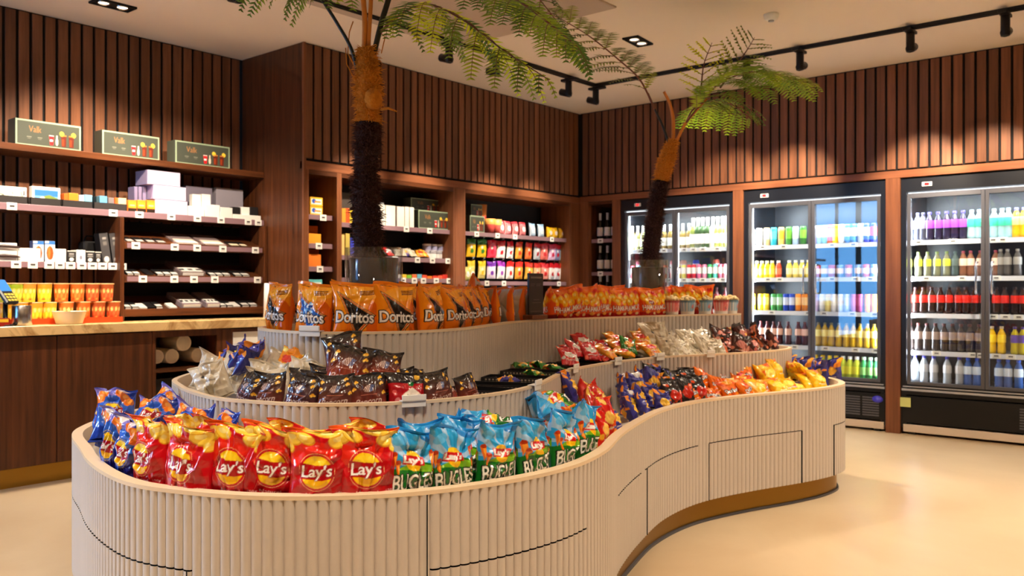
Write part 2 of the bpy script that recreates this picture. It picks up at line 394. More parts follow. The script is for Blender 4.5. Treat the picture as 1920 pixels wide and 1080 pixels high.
# ------------------------------------------------------------------ foil pouches
def pouch(cv, W, H, T, seed, nu=70, nv=90, crumple=1.0, flop=0.0, cvb=None, m=None, squash=0.0, name='snack_bag', seals=True):
    """pillow bag standing on z=0, printed front faces -Y.  Returns (body mesh, top seal mesh, bottom seal mesh)"""
    R = np.random.RandomState(seed); cvb = cvb or cv; m = m or m_foil
    ridges = [(R.uniform(0, 2 * PI), R.uniform(0, 1), R.uniform(6, 16), R.uniform(0.3, 1)) for _ in range(7)]
    folds = [(R.uniform(-1, 1), R.uniform(0.1, 0.95), R.uniform(0, PI), R.uniform(0.15, 0.4), R.uniform(-1, 1)) for _ in range(18)]
    ph = R.uniform(0, 6, 8); wob = R.uniform(-1, 1, 6)
    vt, vb = 0.955, 0.045
    def surf(u, v, side):
        g = np.clip(np.sin(PI * np.clip((v - vb * .6) / (1 - 1.6 * vb), 0, 1)), 0, 1) ** 0.5
        lowheavy = 1 + 0.22 * (0.5 - v)
        f = np.clip(1 - np.abs(u) ** 2.8, 0, 1) ** 0.55
        t = T / 2 * g * f * lowheavy
        edge = (0.35 + 0.65 * f) * np.clip((1 - np.abs(u)) * 8, 0, 1)
        wr = np.zeros_like(u)
        seal = np.exp(-(1 - v) / 0.13) + 0.8 * np.exp(-v / 0.12)
        wr += seal * 0.0055 * (np.sin(9 * u + ph[0]) + 0.7 * np.sin(17 * u + ph[1]) + 0.4 * np.sin(27 * u + ph[2]))
        for a, o, k, am in ridges:
            s_ = np.cos(a) * u * 0.8 + np.sin(a) * v * 1.4 + o
            wr += 0.0016 * am * (1 - 2 * np.abs(((s_ * k / 4) % 1) - 0.5) * 2) * crumple
        for cu, cvv, a, L, am in folds:
            du = (u - cu) * W / H; dv = (v - cvv) * 1.0
            p = du * np.cos(a) + dv * np.sin(a); q = -du * np.sin(a) + dv * np.cos(a)
            wr += 0.009 * am * crumple * np.exp(-np.abs(q / 0.035) ** 1.3) * np.exp(-(p / L) ** 2)
        y = -side * (t + wr * edge * (0.5 + 0.5 * g))
        bulge = 1 - 0.11 * g * (T / W) / 0.35
        x = u * W / 2 * bulge + 0.012 * wob[0] * np.sin(PI * v) * W / 0.2
        mid = 0.010 * (np.sin(3.1 * u + ph[3]) + 0.6 * np.sin(6 * u + ph[4])) * np.clip((v - 0.8) / 0.2, 0, 1) ** 1.5 * crumple
        y = y + mid
        z = v * H * (1 - 0.05 * (T / W))
        z = z + 0.006 * np.sin(2.2 * u + ph[5]) * v * crumple
        if flop:
            k = np.clip((v - 0.72) / 0.28, 0, 1); ang = flop * k * (1 + 0.35 * wob[1] * u)
            z = z - (1 - np.cos(ang)) * H * 0.24; y = y - np.sin(ang) * H * 0.13 * np.sign(1)
        if squash: y = y * (1 - 0.0) ; x = x + squash * W * 0.18 * np.sin(PI * v * 1.3 + ph[6]) * v
        return np.stack([x, y, z], -1)
    us = np.sin(np.linspace(-PI / 2, PI / 2, nu) * 0.92) / math.sin(PI / 2 * 0.92)
    vs = np.linspace(vb, vt, nv); U, Vv = np.meshgrid(us, vs)
    A = surf(U, Vv, 1.0); B = surf(U, Vv, -1.0)
    ca = cv.at((U + 1) / 2, Vv); cb = cvb.at(1 - (U + 1) / 2, Vv)
    n = nu * nv; idx = np.arange(n).reshape(nv, nu)
    q = np.stack([idx[:-1, :-1], idx[:-1, 1:], idx[1:, 1:], idx[1:, :-1]], -1).reshape(-1, 4)
    me = raw_mesh(name, np.r_[A.reshape(-1, 3), B.reshape(-1, 3)], np.r_[q, q[:, ::-1] + n], np.r_[ca.reshape(-1, 3), cb.reshape(-1, 3)], m)
    out = [me]
    for (va, vc) in ((vt, 1.0), (0.0, vb)):
        uu, vv = np.meshgrid(us, np.linspace(va, vc, 6))
        base = surf(uu, np.full_like(uu, vt if va == vt else vb), 1.0)*0.5 + surf(uu, np.full_like(uu, vt if va == vt else vb), -1.0)*0.5
        P0 = surf(uu, vv, 1.0); P = (P0 + surf(uu, vv, -1.0)) / 2
        P[..., 2] += 0
        crimp = 0.0009 * np.sin((vv - va) / (vc - va) * PI * 5)
        F_ = P.copy(); F_[..., 1] += crimp - 0.0012; G = P.copy(); G[..., 1] += crimp + 0.0012
        n2 = uu.size; id2 = np.arange(n2).reshape(uu.shape)
        q2 = np.stack([id2[:-1, :-1], id2[:-1, 1:], id2[1:, 1:], id2[1:, :-1]], -1).reshape(-1, 4)
        # zigzag outer edge
        cc = cv.at((uu + 1) / 2, vv); c2 = cvb.at(1 - (uu + 1) / 2, vv)
        rim = id2[-1] if va == vt else id2[0]
        q3 = np.stack([rim[:-1], rim[1:], rim[1:] + n2, rim[:-1] + n2], -1)
        if va != vt: q3 = q3[:, ::-1]
        out.append(raw_mesh('seal', np.r_[F_.reshape(-1, 3), G.reshape(-1, 3)], np.r_[q2, q2[:, ::-1] + n2, q3], np.r_[cc.reshape(-1, 3), c2.reshape(-1, 3)], m))
    return out
def bag_proto(meshes, name):
    o = bpy.data.objects.new(name, meshes[0]); kids = []
    for me, nm in zip(meshes[1:], ('top_seal', 'bottom_seal')):
        kids.append((nm, me))
    return (name, meshes[0], kids)
def put_bag(pr, loc, rot, s=1.0, seals=True):
    name, me, kids = pr
    o = bpy.data.objects.new(name, me); C.objects.link(o); o.location = loc; o.rotation_euler = (Matrix.Rotation(rot[2], 3, 'Z') @ Matrix.Rotation(rot[0], 3, 'X') @ Matrix.Rotation(rot[1], 3, 'Y')).to_euler(); o.scale = (s, s, s)
    if seals:
        for nm, km in kids:
            k = bpy.data.objects.new(nm, km); C.objects.link(k); k.parent = o
    return o
# ================================================================== room shell
PITCH = 0.0872
def slats(mb, axis, a0, a1, plane, z0, z1, anchor, sgn, seed=1, th=0.014, gap=0.020):
    """vertical battens; axis 'x': wall in plane Y=plane, 'y': wall in plane X=plane. sgn: outward is -sgn"""
    R = random.Random(seed)
    k0 = math.floor((a0 - anchor) / PITCH); k = k0
    while anchor + k * PITCH < a1:
        s, e = anchor + k * PITCH + gap / 2, anchor + (k + 1) * PITCH - gap / 2
        s, e = max(s, a0), min(e, a1); k += 1
        if e - s < 0.01: continue
        t = R.uniform(0.72, 1.15); h = R.uniform(-0.05, 0.05); col = (t * (1 + h), t, t * (1 - 1.6 * h))
        if axis == 'x': mb.box(s, plane, z0, e, plane + sgn * th, z1, 0, col, 0.0015)
        else: mb.box(plane, s, z0, plane + sgn * th, e, z1, 0, col, 0.0015)
# floor
mb = MB(); mb.box(XR - 0.2, YR - 0.2, -0.1, 8.8, 6.8, 0.0); struct(mb.build('floor', m_floor))
mb = MB(); mb.box(XR - 0.2, YR - 0.2, ZC, 8.8, 4.45, ZC + 0.12); mb.box(-1.15, 4.45, ZC, 8.8, 6.8, ZC + .12); struct(mb.build('ceiling', m_plaster))
# back wall with slatted upper zone
mb = MB(); mb.box(XC + 0.0185, YA + 0.014, 2.262, 8.6, 6.05, ZC, 1); mb.box(XC + 0.0185, 6.05, 0, 8.6, 6.2, ZC, 1)
slats(mb, 'x', XC + 0.008, XB, YA, 2.272, ZC - 0.01, on_y(571, YA)[0], 1, 3)
struct(mb.build('wall_back', [m_slat, m_gap], colors=True))
# cooler wall
mb = MB(); mb.box(XB + 0.014, YR, 2.262, 8.52, 5.617, ZC, 1); mb.box(8.52, YR, 0, 8.65, 6.2, ZC, 1)
slats(mb, 'y', YR, YA - 0.012, XB, 2.272, ZC - 0.01, on_x(1411.8, XB)[1], 1, 5)
struct(mb.build('wall_right', [m_slat, m_gap], colors=True))
# counter wall
mb = MB(); mb.box(-1.0, YC + 0.014, 0, XC + 0.1, YC + 0.15, ZC, 1)
slats(mb, 'x', -0.99, XC - 0.005, YC, 0.3, ZC - 0.01, on_y(434, YC)[0], 1, 9)
struct(mb.build('wall_left', [m_slat, m_gap], colors=True))
mb = MB(); mb.box(XC, YA, 0, XC + 0.018, YC, ZC - 0.002); struct(mb.build('wall_recess', m_wood))
# wall behind the camera and the window wall
mb = MB(); mb.box(XR, YR - 0.15, 0, 8.6, YR, ZC); struct(mb.build('wall_front', mat('warm_grey_paint', srgb(150, 130, 112), 0.7)))
XW, wy0, wy1, wz0, wz1 = -1.0, 5.10, 6.44, 0.10, 3.0
mb = MB(); mb.box(XR - 0.15, YR, 0, XR, 4.3, ZC); mb.box(XR - .15, 4.3, 0, XW, 4.45, ZC); mb.box(XW - 0.15, 4.45, 0, XW, wy0, ZC); mb.box(XW - 0.15, wy1, 0, XW, 6.62, ZC); mb.box(XW - 0.15, wy0, 0, XW, wy1, wz0); mb.box(XW - 0.15, wy0, wz1, XW, wy1, ZC)
struct(mb.build('wall_rear', MATS['warm_grey_paint']))
mb = MB()
for y, w_ in ((wy0, .06), (wy0 + .42, .09), (wy0 + .85, .05), (wy1 - 0.06, .06)): mb.box(XW - 0.1, y, wz0, XW - 0.04, y + w_, wz1)
mb.box(XW - 0.1, wy0, wz0, XW - 0.04, wy1, wz0 + 0.06); mb.box(XW - 0.1, wy0, wz1 - 0.06, XW - 0.04, wy1, wz1); mb.box(XW - 0.1, wy0, 2.1, XW - 0.04, wy1, 2.16)
win = struct(mb.build('window_1', m_black))
mb = MB(); mb.box(XW - 0.075, wy0 + 0.05, wz0 + 0.05, XW - 0.068, wy1 - 0.05, wz1 - 0.05); mb.build('pane', m_glass, win)
# joinery around the coolers: fascia and posts
def post(y0, y1, n, x=XB):
    mb = MB(); mb.box(x, y0, 0, x + 0.06, y1, 2.2, 0, bev=0.002); mb.box(x + 0.05, y0 + 0.01, 0, 8.5, y1 - 0.01, 2.2, 0)
    return struct(mb.build('trim_%d' % n, m_post))
post(5.50, 5.617, 1); post(5.09, 5.19, 2); post(3.685, 3.79, 3); post(2.245, 2.365, 4); post(0.83, 0.95, 5)
mb = MB(); mb.box(XB - 0.002, YR, 2.195, XB + 0.05, YA, 2.258, 0, bev=0.002); struct(mb.build('trim_6', wood('walnut_fascia_y', srgb(146, 90, 58), srgb(110, 64, 40), 0.36, 'y')))
mb = MB(); mb.box(XC, YA - 0.002, 2.185, XB, YA + 0.05, 2.252, 0, bev=0.002); struct(mb.build('trim_7', wood('walnut_fascia_x', srgb(146, 90, 58), srgb(110, 64, 40), 0.36, 'x')))
mb = MB(); mb.box(XB, YR, 0, XB + 0.03, 0.83, 2.195); struct(mb.build('trim_8', m_post))
mb = MB(); mb.box(XC - .002, YA - 0.003, 0, XC + 0.022, YA + 0.02, ZC - .001, 0, bev=.001); struct(mb.build('trim_13', m_post))
# ceiling access panel (slightly greyer square) and smoke detector
mb = MB(); pts = [on_z(x, y, ZC) for x, y in ((860, -60), (1000, -60))]
a = on_z(1145, 15, ZC); mb.box(a[0] - 1.7, a[1] - 0.05, ZC - 0.012, a[0], a[1] + 1.5, ZC + 0.02, 0, bev=0.004)
struct(mb.build('trim_9', mat('grey_ceiling_panel', srgb(188, 170, 154), 0.85)))
p = on_z(1446, 27, ZC)
mb = MB(); mb.lathe([(0.052, 0), (0.052, -0.012), (0.046, -0.03), (0.03, -0.042), (0.0, -0.045)], 24)
sd = mb.build('smoke_detector', m_white, None, (p[0], p[1], ZC)); tag(sd, 'small round white smoke detector on the ceiling', 'smoke detector')
mb = MB(); mb.lathe([(0.02, 0.0), (0.02, -0.008), (0.0, -0.009)], 16, cz=-0.042); mb.build('sensor_grille', m_grey, sd)

# recessed twin downlights
def twin(px, py, label, rz=0.0, lit=True, pos=None, power=90):
    p = pos or on_z(px, py, ZC); e = empty('recessed_downlight', (p[0], p[1], ZC), rz); tag(e, label, 'ceiling light', 'recessed twin downlights')
    mb = MB(); w, d = 0.135, 0.068
    for x0, y0, x1, y1 in ((-w, -d, w, -d + .012), (-w, d - .012, w, d), (-w, -d, -w + .012, d), (w - .012, -d, w, d)):
        mb.box(x0, y0, -0.014, x1, y1, 0.0, 0, bev=0.001)
    mb.box(-w + .012, -d + .012, -0.004, w - .012, d - .012, 0.0, 0); mb.build('frame', m_gap, e)
    for s in (-1, 1):
        mb = MB(); mb.lathe([(0.046, -0.004), (0.046, -0.013), (0.038, -0.013), (0.035, -0.005)], 24, cx=s * 0.064, cap=False); mb.build('lamp_ring', m_steel, e)
        mb = MB(); mb.lathe([(0.034, -0.006), (0.0, -0.009)], 20, cx=s * 0.064, cap=False); mb.build('bulb', m_lamp, e)
    spot((p[0], p[1], ZC - 0.02), (p[0], p[1], 0), power, 115, 0.9, WARM, 0.09)
twin(1196, 76, 'recessed twin downlight in the ceiling left of the smoke detector', 0.1, power=220)
twin(212, 8, 'recessed twin downlight at the top left over the counter', 0.0, power=210)
WHERE = ['behind the camera near the front wall', 'above the near end of the island', 'above the floor right of the island', 'nearest the front right corner', 'left of the camera', 'above the counter aisle', 'in front of the right drinks cooler']  # added fill lamps: unseen fixtures put in to light the room
for i, (x, y) in enumerate([(1.2, -1.6), (1.0, 1.2), (3.4, 0.2), (5.6, -1.2), (-1.2, 2.0), (0.2, 3.9), (5.6, 1.0)]):
    pw = [120, 150, 200, 170, 130, 170, 190][i]
    twin(0, 0, 'added twin fill downlight out of view %s' % WHERE[i], 0.0, pos=(x, y, ZC), power=pw)

# track lighting: two rails meeting near the corner
def rail(name, a, b, label):
    e = empty(name, (a[0], a[1], ZC)); tag(e, label, 'light track', 'ceiling light tracks')
    d = Vector((b[0] - a[0], b[1] - a[1], 0)); mb = MB(); w = 0.018
    if abs(d.x) > abs(d.y): mb.box(min(0, d.x), -w, -0.03, max(0, d.x), w, 0, 0); mb2 = MB(); mb2.box(min(0, d.x), -w * .45, -0.032, max(0, d.x), w * .45, -0.029, 0)
    else: mb.box(-w, min(0, d.y), -0.03, w, max(0, d.y), 0, 0); mb2 = MB(); mb2.box(-w * .45, min(0, d.y), -0.032, w * .45, max(0, d.y), -0.029, 0)
    mb.build('rail', m_blackm, e); mb2.build('channel', m_gap, e); return e
rail('track_rail', (0.5, 4.68), (6.742, 4.68), 'black light track running above the shelves by the left palm')
rail('track_rail', (6.76, 4.70), (6.76, -3.0), 'black light track running above the drinks coolers on the right')
def track_head(x, y, az, label, target, power, size=48):
    e = empty('track_spotlight', (x, y, ZC - 0.03), az); tag(e, label, 'spotlight', 'black track spotlights')
    mb = MB(); mb.box(-0.03, -0.1, -0.022, 0.03, 0.07, 0, 0, bev=0.003); mb.build('adapter', m_blackm, e)
    mb = MB(); mb.lathe([(0.028, -0.16), (0.030, -0.155), (0.030, -0.02), (0.028, -0.015)], 20); mb.build('stem', m_blackm, e)
    mb = MB(); T = Matrix.Rotation(math.radians(-72), 4, 'X')
    tmp = MB(); tmp.lathe([(0.0, -0.02), (0.028, -0.02), (0.031, -0.015), (0.031, 0.09), (0.028, 0.092), (0.026, 0.078), (0.0, 0.076)], 20, cap=False)
    mb.add([tuple(T @ Vector((p[0], p[1], p[2])) + Vector((0, -0.0, -0.135))) for p in tmp.v], tmp.f, 0, smooth=True)
    # head looks along local +Y, slightly down
    mb.v = [(p[0], p[1], p[2]) for p in mb.v]; mb.build('lamp_head', m_blackm, e)
    if power:
        dirv = (Vector(target) - Vector((x, y, ZC - 0.165))).normalized()
        spot(Vector((x, y, ZC - 0.17)) + dirv * 0.14, target, power, size, 0.75, WARM, 0.03)
# heads whose pixel column is read off the photo: along the right rail then the left one
def xB(px): return on_x(px, 6.76)[1]
def xA(px): return on_y(px, 4.68)[0]
for px, nm, pw, ty in ((1885, 'nearest one at the far right of the right track', 130, 1.6), (1707, 'second from the far right on the right track', 130, 2.1), (1500, 'third from the far right on the right track', 130, 3.25), (1400, 'behind the fronds of the right palm on the right track', 90, 3.9)):
    y = xB(px); track_head(6.76, y, -PI / 2, 'black track spotlight, ' + nm, (XB, ty, 2.0), pw)
for px, nm, pw, tx in ((1117, 'nearest the corner on the left track', 80, 7.0), (1066, 'left of the corner one on the left track', 90, 6.3), (930, 'hidden partly by hanging fronds on the left track', 80, 5.4), (842, 'far left one among the left palm fronds', 90, 4.6)):
    x = xA(px); track_head(x, 4.68, 0.0, 'black track spotlight, ' + nm, (tx, YA, 1.7), pw)
for x, tx, nm in ((1.4, 1.8, 'out of view over the far left of the counter'), (2.2, 2.7, 'out of view over the middle of the counter'), (2.95, 3.6, 'out of view over the cigar rack')):  # added unseen heads, put in to wash the counter wall with light
    track_head(x, 4.68, 0.0, 'added wall-wash track spotlight ' + nm, (tx, YC, 1.45), 90, 62)
# ================================================================== display island
TB = [(1.40,3.25),(1.30,2.92),(1.255,2.6),(1.30,2.38),(1.42,2.12),(1.66,1.875),(1.96,1.74),(2.3,1.70),(2.62,1.77),(2.95,1.915),(3.3,2.04),(3.7,2.15),(4.1,2.17),(4.5,2.08),(4.88,1.95),(5.2,1.875),(5.48,1.90),(5.75,2.12),(5.9,2.55),(5.85,3.1),(5.5,3.6),(4.9,3.85),(4.2,3.85),(3.5,4.0),(2.8,4.2),(2.1,4.15),(1.6,3.75)]
def cr_closed(P, n=10):
    out = []; m = len(P)
    for i in range(m):
        p0, p1, p2, p3 = [Vector((*P[(i + k) % m], 0)) for k in (-1, 0, 1, 2)]
        for j in range(n):
            t = j / n
            out.append((0.5 * ((2 * p1) + (-p0 + p2) * t + (2 * p0 - 5 * p1 + 4 * p2 - p3) * t * t + (-p0 + 3 * p1 - 3 * p2 + p3) * t ** 3)).xy)
    return out
def resample(P, n):
    m = len(P); L = [0.0]
    for i in range(m): L.append(L[-1] + (P[(i + 1) % m] - P[i]).length)
    out = []; k = 0
    for i in range(n):
        s = L[-1] * i / n
        while L[k + 1] < s: k += 1
        t = (s - L[k]) / (L[k + 1] - L[k]); out.append(P[k % m].lerp(P[(k + 1) % m], t))
    return out, L[-1]
def smooth_loop(P, it, w=0.5):
    for _ in range(it): P = [P[i] * (1 - w) + (P[i - 1] + P[(i + 1) % len(P)]) * (w / 2) for i in range(len(P))]
    return P
def normals(P):     # outward (loops run counter-clockwise here: interior on the left)
    n = []
    for i in range(len(P)):
        t = (P[(i + 1) % len(P)] - P[i - 1]).normalized(); n.append(Vector((t.y, -t.x)))
    return n
def offset(P, d):
    n = normals(P); return [p - q * d for p, q in zip(P, n)]
def uniform(P, n=1200): return resample(smooth_loop(resample(P, n)[0], 30), n)[0]
LB = uniform(cr_closed(TB))
# measured middle and top outlines (front), closed behind by insetting the lower outline
MID = [(1.76,3.22),(1.68,2.95),(1.65,2.74),(1.69,2.56),(1.76,2.38),(1.92,2.22),(2.12,2.12),(2.40,2.09),(2.64,2.13),(2.82,2.20),(3.04,2.31),(3.28,2.42),(3.48,2.47),(3.76,2.51),(4.05,2.51),(4.36,2.47),(4.72,2.33),(5.08,2.23),(5.38,2.215),(5.58,2.32),(5.62,2.6),(5.50,3.0),(5.2,3.3),(4.8,3.48),(4.2,3.48),(3.5,3.62),(2.85,3.8),(2.25,3.76),(1.9,3.5)]
TOP = [(2.10,3.16),(2.05,2.92),(2.07,2.78),(2.14,2.66),(2.26,2.56),(2.44,2.51),(2.68,2.54),(2.92,2.64),(3.16,2.75),(3.42,2.86),(3.78,2.90),(4.22,2.86),(4.7,2.79),(5.1,2.68),(5.36,2.56),(5.44,2.60),(5.40,2.78),(5.1,3.05),(4.7,3.14),(4.2,3.14),(3.5,3.25),(2.9,3.42),(2.45,3.44),(2.22,3.34)]
LM = uniform(cr_closed(MID)); LT = uniform(cr_closed(TOP))
ZB_, ZM_, ZT_ = 0.66, 0.865, 1.08
TIER = {'b': (LB, ZB_), 'm': (LM, ZM_), 't': (LT, ZT_)}
def rim_at(tier, px, off, z=None):
    """point off metres inside the rim whose image column is px (front side), with outward normal"""
    P, zr = TIER[tier]; Q = offset(P, off); nn = normals(P); best = None
    for i in range(len(Q)):
        a, b = Q[i], Q[(i + 1) % len(Q)]
        xa, xb = to_px(a.x, a.y, zr)[0], to_px(b.x, b.y, zr)[0]
        if (xa - px) * (xb - px) <= 0 and xa != xb:
            t = (px - xa) / (xb - xa); p = a.lerp(b, t); d = p.x * FW[0] + p.y * FW[1]
            if best is None or d < best[0]: best = (d, p, nn[i])
    if best is None:
        c = [(abs(to_px(q.x, q.y, zr)[0] - px), i) for i, q in enumerate(Q) if q.x * nn[i].x + q.y * nn[i].y < 0]; i = min(c)[1]; return Q[i], nn[i]
    return best[1], best[2]
island = empty('display_island', (3.5, 2.9, 0)); tag(island, 'curved three-tier cream fluted display island with brass plinth and pale rims', 'display island')
I0 = Vector((3.5, 2.9, 0))
RIB = 0.0325
def fluted(P, z0, z1, cuts=None, zcut=None):
    """reeded skin; returns {group: MB}. cuts: function(px)->group name below zcut"""
    n = int(round(resample(P, 2400)[1] / RIB)); Q, L = resample(P, n * 8); nn = normals(Q); out = {}
    prof = [(-0.0, 0.0)]
    def col(j):
        i = j % len(Q); f = (j % 8) / 8.0; h = 0.0085 * math.sqrt(max(0, 1 - (2 * f - 1) ** 2)) if j % 8 else 0.0
        p = Q[i] + nn[i] * (h - 0.0085); return (p.x - I0.x, p.y - I0.y)
    for k in range(n):
        cs = [col(k * 8 + j) for j in range(9)]; mid = Q[k * 8 + 4]; nm = nn[k * 8 + 4]
        front = (mid.x * nm.x + mid.y * nm.y) < 0.15; g = None
        if cuts and front: g = cuts(to_px(mid.x, mid.y, 0.4)[0], mid)
        segs = [(z0, z1, 'skin')] if not g else [(z0, zcut - 0.0025, g), (zcut + 0.0025, z1, 'skin')]
        for a, b, nm_ in segs:
            m = out.setdefault(nm_, MB()); v = [(x, y, a) for x, y in cs] + [(x, y, b) for x, y in cs]
            f = [(j, j + 1, 10 + j, 9 + j) for j in range(8)]
            m.add(v, f, 0, smooth=True)
    return out
def ring_wall(P, th, z0, z1, mi=0, mb=None):
    mb = mb or MB(); Q = P[::2]; I = offset(P, th)[::2]; n = len(Q)
    v = [(p.x - I0.x, p.y - I0.y, z) for z in (z0, z1) for p in Q] + [(p.x - I0.x, p.y - I0.y, z) for z in (z0, z1) for p in I]
    f = []
    for i in range(n):
        j = (i + 1) % n; f += [(i, j, n + j, n + i), (2 * n + j, 2 * n + i, 3 * n + i, 3 * n + j), (n + i, n + j, 3 * n + j, 3 * n + i), (j, i, 2 * n + i, 2 * n + j)]
    return mb.add(v, f, mi, smooth=False)
def deck(P, z, inset):
    mb = MB(); I = offset(P, inset)[::4]; n = len(I); mb.add([(p.x - I0.x, p.y - I0.y, z) for p in I] + [(p.x - I0.x, p.y - I0.y, z - 0.018) for p in I], [tuple(range(n)), tuple(range(2 * n - 1, n - 1, -1))] + [(i, i + n, (i + 1) % n + n, (i + 1) % n) for i in range(n)]); return mb
def cuts(px, p):
    if px < 352: return 'a'
    if 800 <= px < 1101: return 'b'
    if 1158 <= px < 1204 and p.x > 2.9: return 'c'
    if 1212 <= px < 1314: return 'd'
    if 1328 <= px < 1503: return 'e'
    if px >= 1563: return 'f'
    return None
for key, mbx in fluted(LB, 0.125, ZB_ - 0.012, cuts, 0.427).items():
    mbx.build('lower_skin' if key == 'skin' else 'drawer_front', m_cream, island)
ring_wall(offset(LB, 0.014), 0.012, 0.125, ZB_ - 0.012).build('lower_carcass', m_gap, island)
ring_wall(LB, 0.040, ZB_ - 0.012, ZB_).build('lower_rim', m_lipwood, island)
ring_wall(offset(LB, 0.030), 0.010, ZB_ - 0.10, ZB_ - 0.012).build('lower_rim_liner', m_lipwood, island)
deck(LB, ZB_ - 0.065, 0.03).build('lower_deck', m_cream, island)
ring_wall(offset(LB, 0.05), 0.012, 0.0, 0.13).build('plinth', m_brass, island)
ring_wall(offset(LB, 0.038), 0.012, 0.0, 0.012).build('plinth_edge_trim', m_greyd, island)
for P, z0, z1, nm in ((LM, ZB_ - 0.065, ZM_, 'middle'), (LT, ZM_ - 0.05, ZT_, 'upper')):
    for mbx in fluted(P, z0, z1 - 0.010).values(): mbx.build(nm + '_skin', m_cream, island)
    ring_wall(P, 0.022, z1 - 0.010, z1).build(nm + '_rim', m_lipwood, island)
    ring_wall(offset(P, 0.012), 0.010, z0, z1 - 0.010).build(nm + '_liner', m_lipwood, island)
    deck(P, z1 - 0.05, 0.02).build(nm + '_deck', m_cream, island)
# vertical seams in the fluted skin
def seam(px, z0, z1):
    p, n = rim_at('b', px, 0.004, 0.4); mb = MB(); t = Vector((-n.y, n.x)); q = []
    for a, b in ((-.0015, 0.006), (.0015, 0.006), (.0015, -0.006), (-.0015, -0.006)): w = p + t * a + n * b; q.append((w.x - I0.x, w.y - I0.y))
    mb.prism(q, z0, z1); mb.build('panel_seam', m_gap, island)
for px, a, b in ((352, 0.125, 0.427), (800, 0.125, 0.648), (1212, 0.125, 0.427), (1328, 0.125, 0.427), (1503, 0.125, 0.427), (1563, 0.125, 0.427)): seam(px, a, b)
# acrylic price rails clipped over rims
def clip(tier, px, w, label_text=None, place=''):
    p, n = rim_at(tier, px, 0.0); zr = TIER[tier][1]; yaw = math.atan2(n.x, -n.y)
    e = empty('price_holder', (p.x + n.x * 0.012, p.y + n.y * 0.012, zr + 0.002), yaw)
    mb = MB(); mb.box(-w / 2, -0.002, -0.02, w / 2, 0.0, 0.0, bev=0.0008); mb.box(-w / 2, -0.002, 0.0, w / 2, 0.03, 0.002); mb.box(-w / 2, -0.006, 0.0, w / 2, -0.001, 0.022, bev=0.001)
    mb.build('holder', m_clear if False else m_white, e)
    mb = MB(); mb.box(-w / 2 + .003, -0.0068, 0.003, w / 2 - .003, -0.006, 0.019); mb.build('price_strip', m_card, e)
    tag(e, 'white clip-on price holder on the %s' % place, 'price holder', 'price holders on the island')
clip('t', 584, 0.092, place='top rim below the orange corn-chip bags')
clip('m', 774, 0.085, place='middle rim in front of the red popcorn bag')
clip('m', 1003, 0.07, place='middle rim beside the black trays')
clip('m', 1075, 0.07, place='middle rim right of the black trays')
clip('m', 1155, 0.07, place='middle rim by the red candy bags')
clip('m', 1235, 0.07, place='middle rim by the yellow candy bags')
clip('m', 1330, 0.06, place='middle rim by the white paper bags')
# ================================================================== shared small builders
def tagstrip(parent, x, z, w=0.062, h=0.042, y=0.0):
    """paper price label on a shelf rail, local frame facing -Y"""
    mb = MB(); mb.box(x - w / 2, y - 0.003, z - h / 2, x + w / 2, y, z + h / 2, 0, bev=0.0008)
    mb.box(x - w * .22, y - 0.0036, z - h * .10, x + w * .26, y - 0.003, z + h * .16, 1); mb.box(x - w * .3, y - 0.0036, z - h * .3, x + w * .3, y - 0.003, z - h * .22, 2)
    mb.build('price_label', [m_card, plain((70, 66, 66)), plain((170, 168, 164))], parent)
def carton(name, w, d, h, front=(240, 238, 232), side=None, art=None, top=None, nx=30, ny=20, parent=None, bev=0.0015):
    """box with origin at the middle of its front bottom edge, front faces -Y"""
    mb = MB(); side = side or front
    mb.box(-w / 2, 0.0, 0, w / 2, d, h, 0, bev=bev)
    mats = [plain(side, 0.5)]
    o = mb.build(name, mats, parent)
    if art is not None:
        p = obj('printed_front', panel(art, w * 0.985, h * 0.97, nx, ny), o, (0, -0.0022, h * 0.015))
    elif front != side:
        m2 = MB(); m2.box(-w * .485, -0.0015, h * .02, w * .485, 0.0, h * .98); m2.build('printed_front', plain(front, 0.45), o)
    return o
def at_wall(o, face, p, extra=0.0):
    o.location = p; o.rotation_euler = (0, 0, (0 if face == 'y' else -PI / 2) + extra); return o

# ================================================================== built-in shelf bays in the back wall
def bay(x0, x1, label, shelves, depth=0.40, tags=()):
    e = empty('wall_shelf_unit', ((x0 + x1) / 2, YA, 0)); tag(e, label, 'shelf unit', 'built-in walnut shelf bays'); w = (x1 - x0) / 2; t = 0.05
    for s in (-1, 1):
        mb = MB(); a = s * w; b = s * (w + t / 2 * 0.99); mb.box(min(a, b), 0, 0, max(a, b), depth, 2.185, 0, bev=0.001); mb.build('side_panel', m_post, e)
    mb = MB(); mb.box(-w, 0, 2.15, w, depth, 2.185); mb.build('top_panel', m_woodx, e)
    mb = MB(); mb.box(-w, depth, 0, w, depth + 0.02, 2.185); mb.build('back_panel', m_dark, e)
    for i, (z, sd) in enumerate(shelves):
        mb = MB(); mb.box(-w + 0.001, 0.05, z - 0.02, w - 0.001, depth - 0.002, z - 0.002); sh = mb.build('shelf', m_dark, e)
        mb = MB(); mb.box(-w + 0.002, 0.042, z - 0.034, w - 0.002, 0.05, z + 0.006, 0, bev=0.002); mb.build('front_rail', m_lip, sh)
        for px in (tags[i] if i < len(tags) else ()):
            x = on_y(px, YA + 0.04)[0] - (x0 + x1) / 2; tagstrip(sh, x, z - 0.014, 0.064, 0.05, 0.042)
    return e
ZS0 = [1.83, 1.60, 1.415, 1.20]; ZS1 = [1.785, 1.515, 1.33, 1.12]; ZS2 = [1.785, 1.31, 1.10]
bay(4.17, 4.445, 'narrow walnut shelf bay left of the front palm trunk', [(z, 0) for z in ZS0], tags=[(606,), (598,), (600,)])
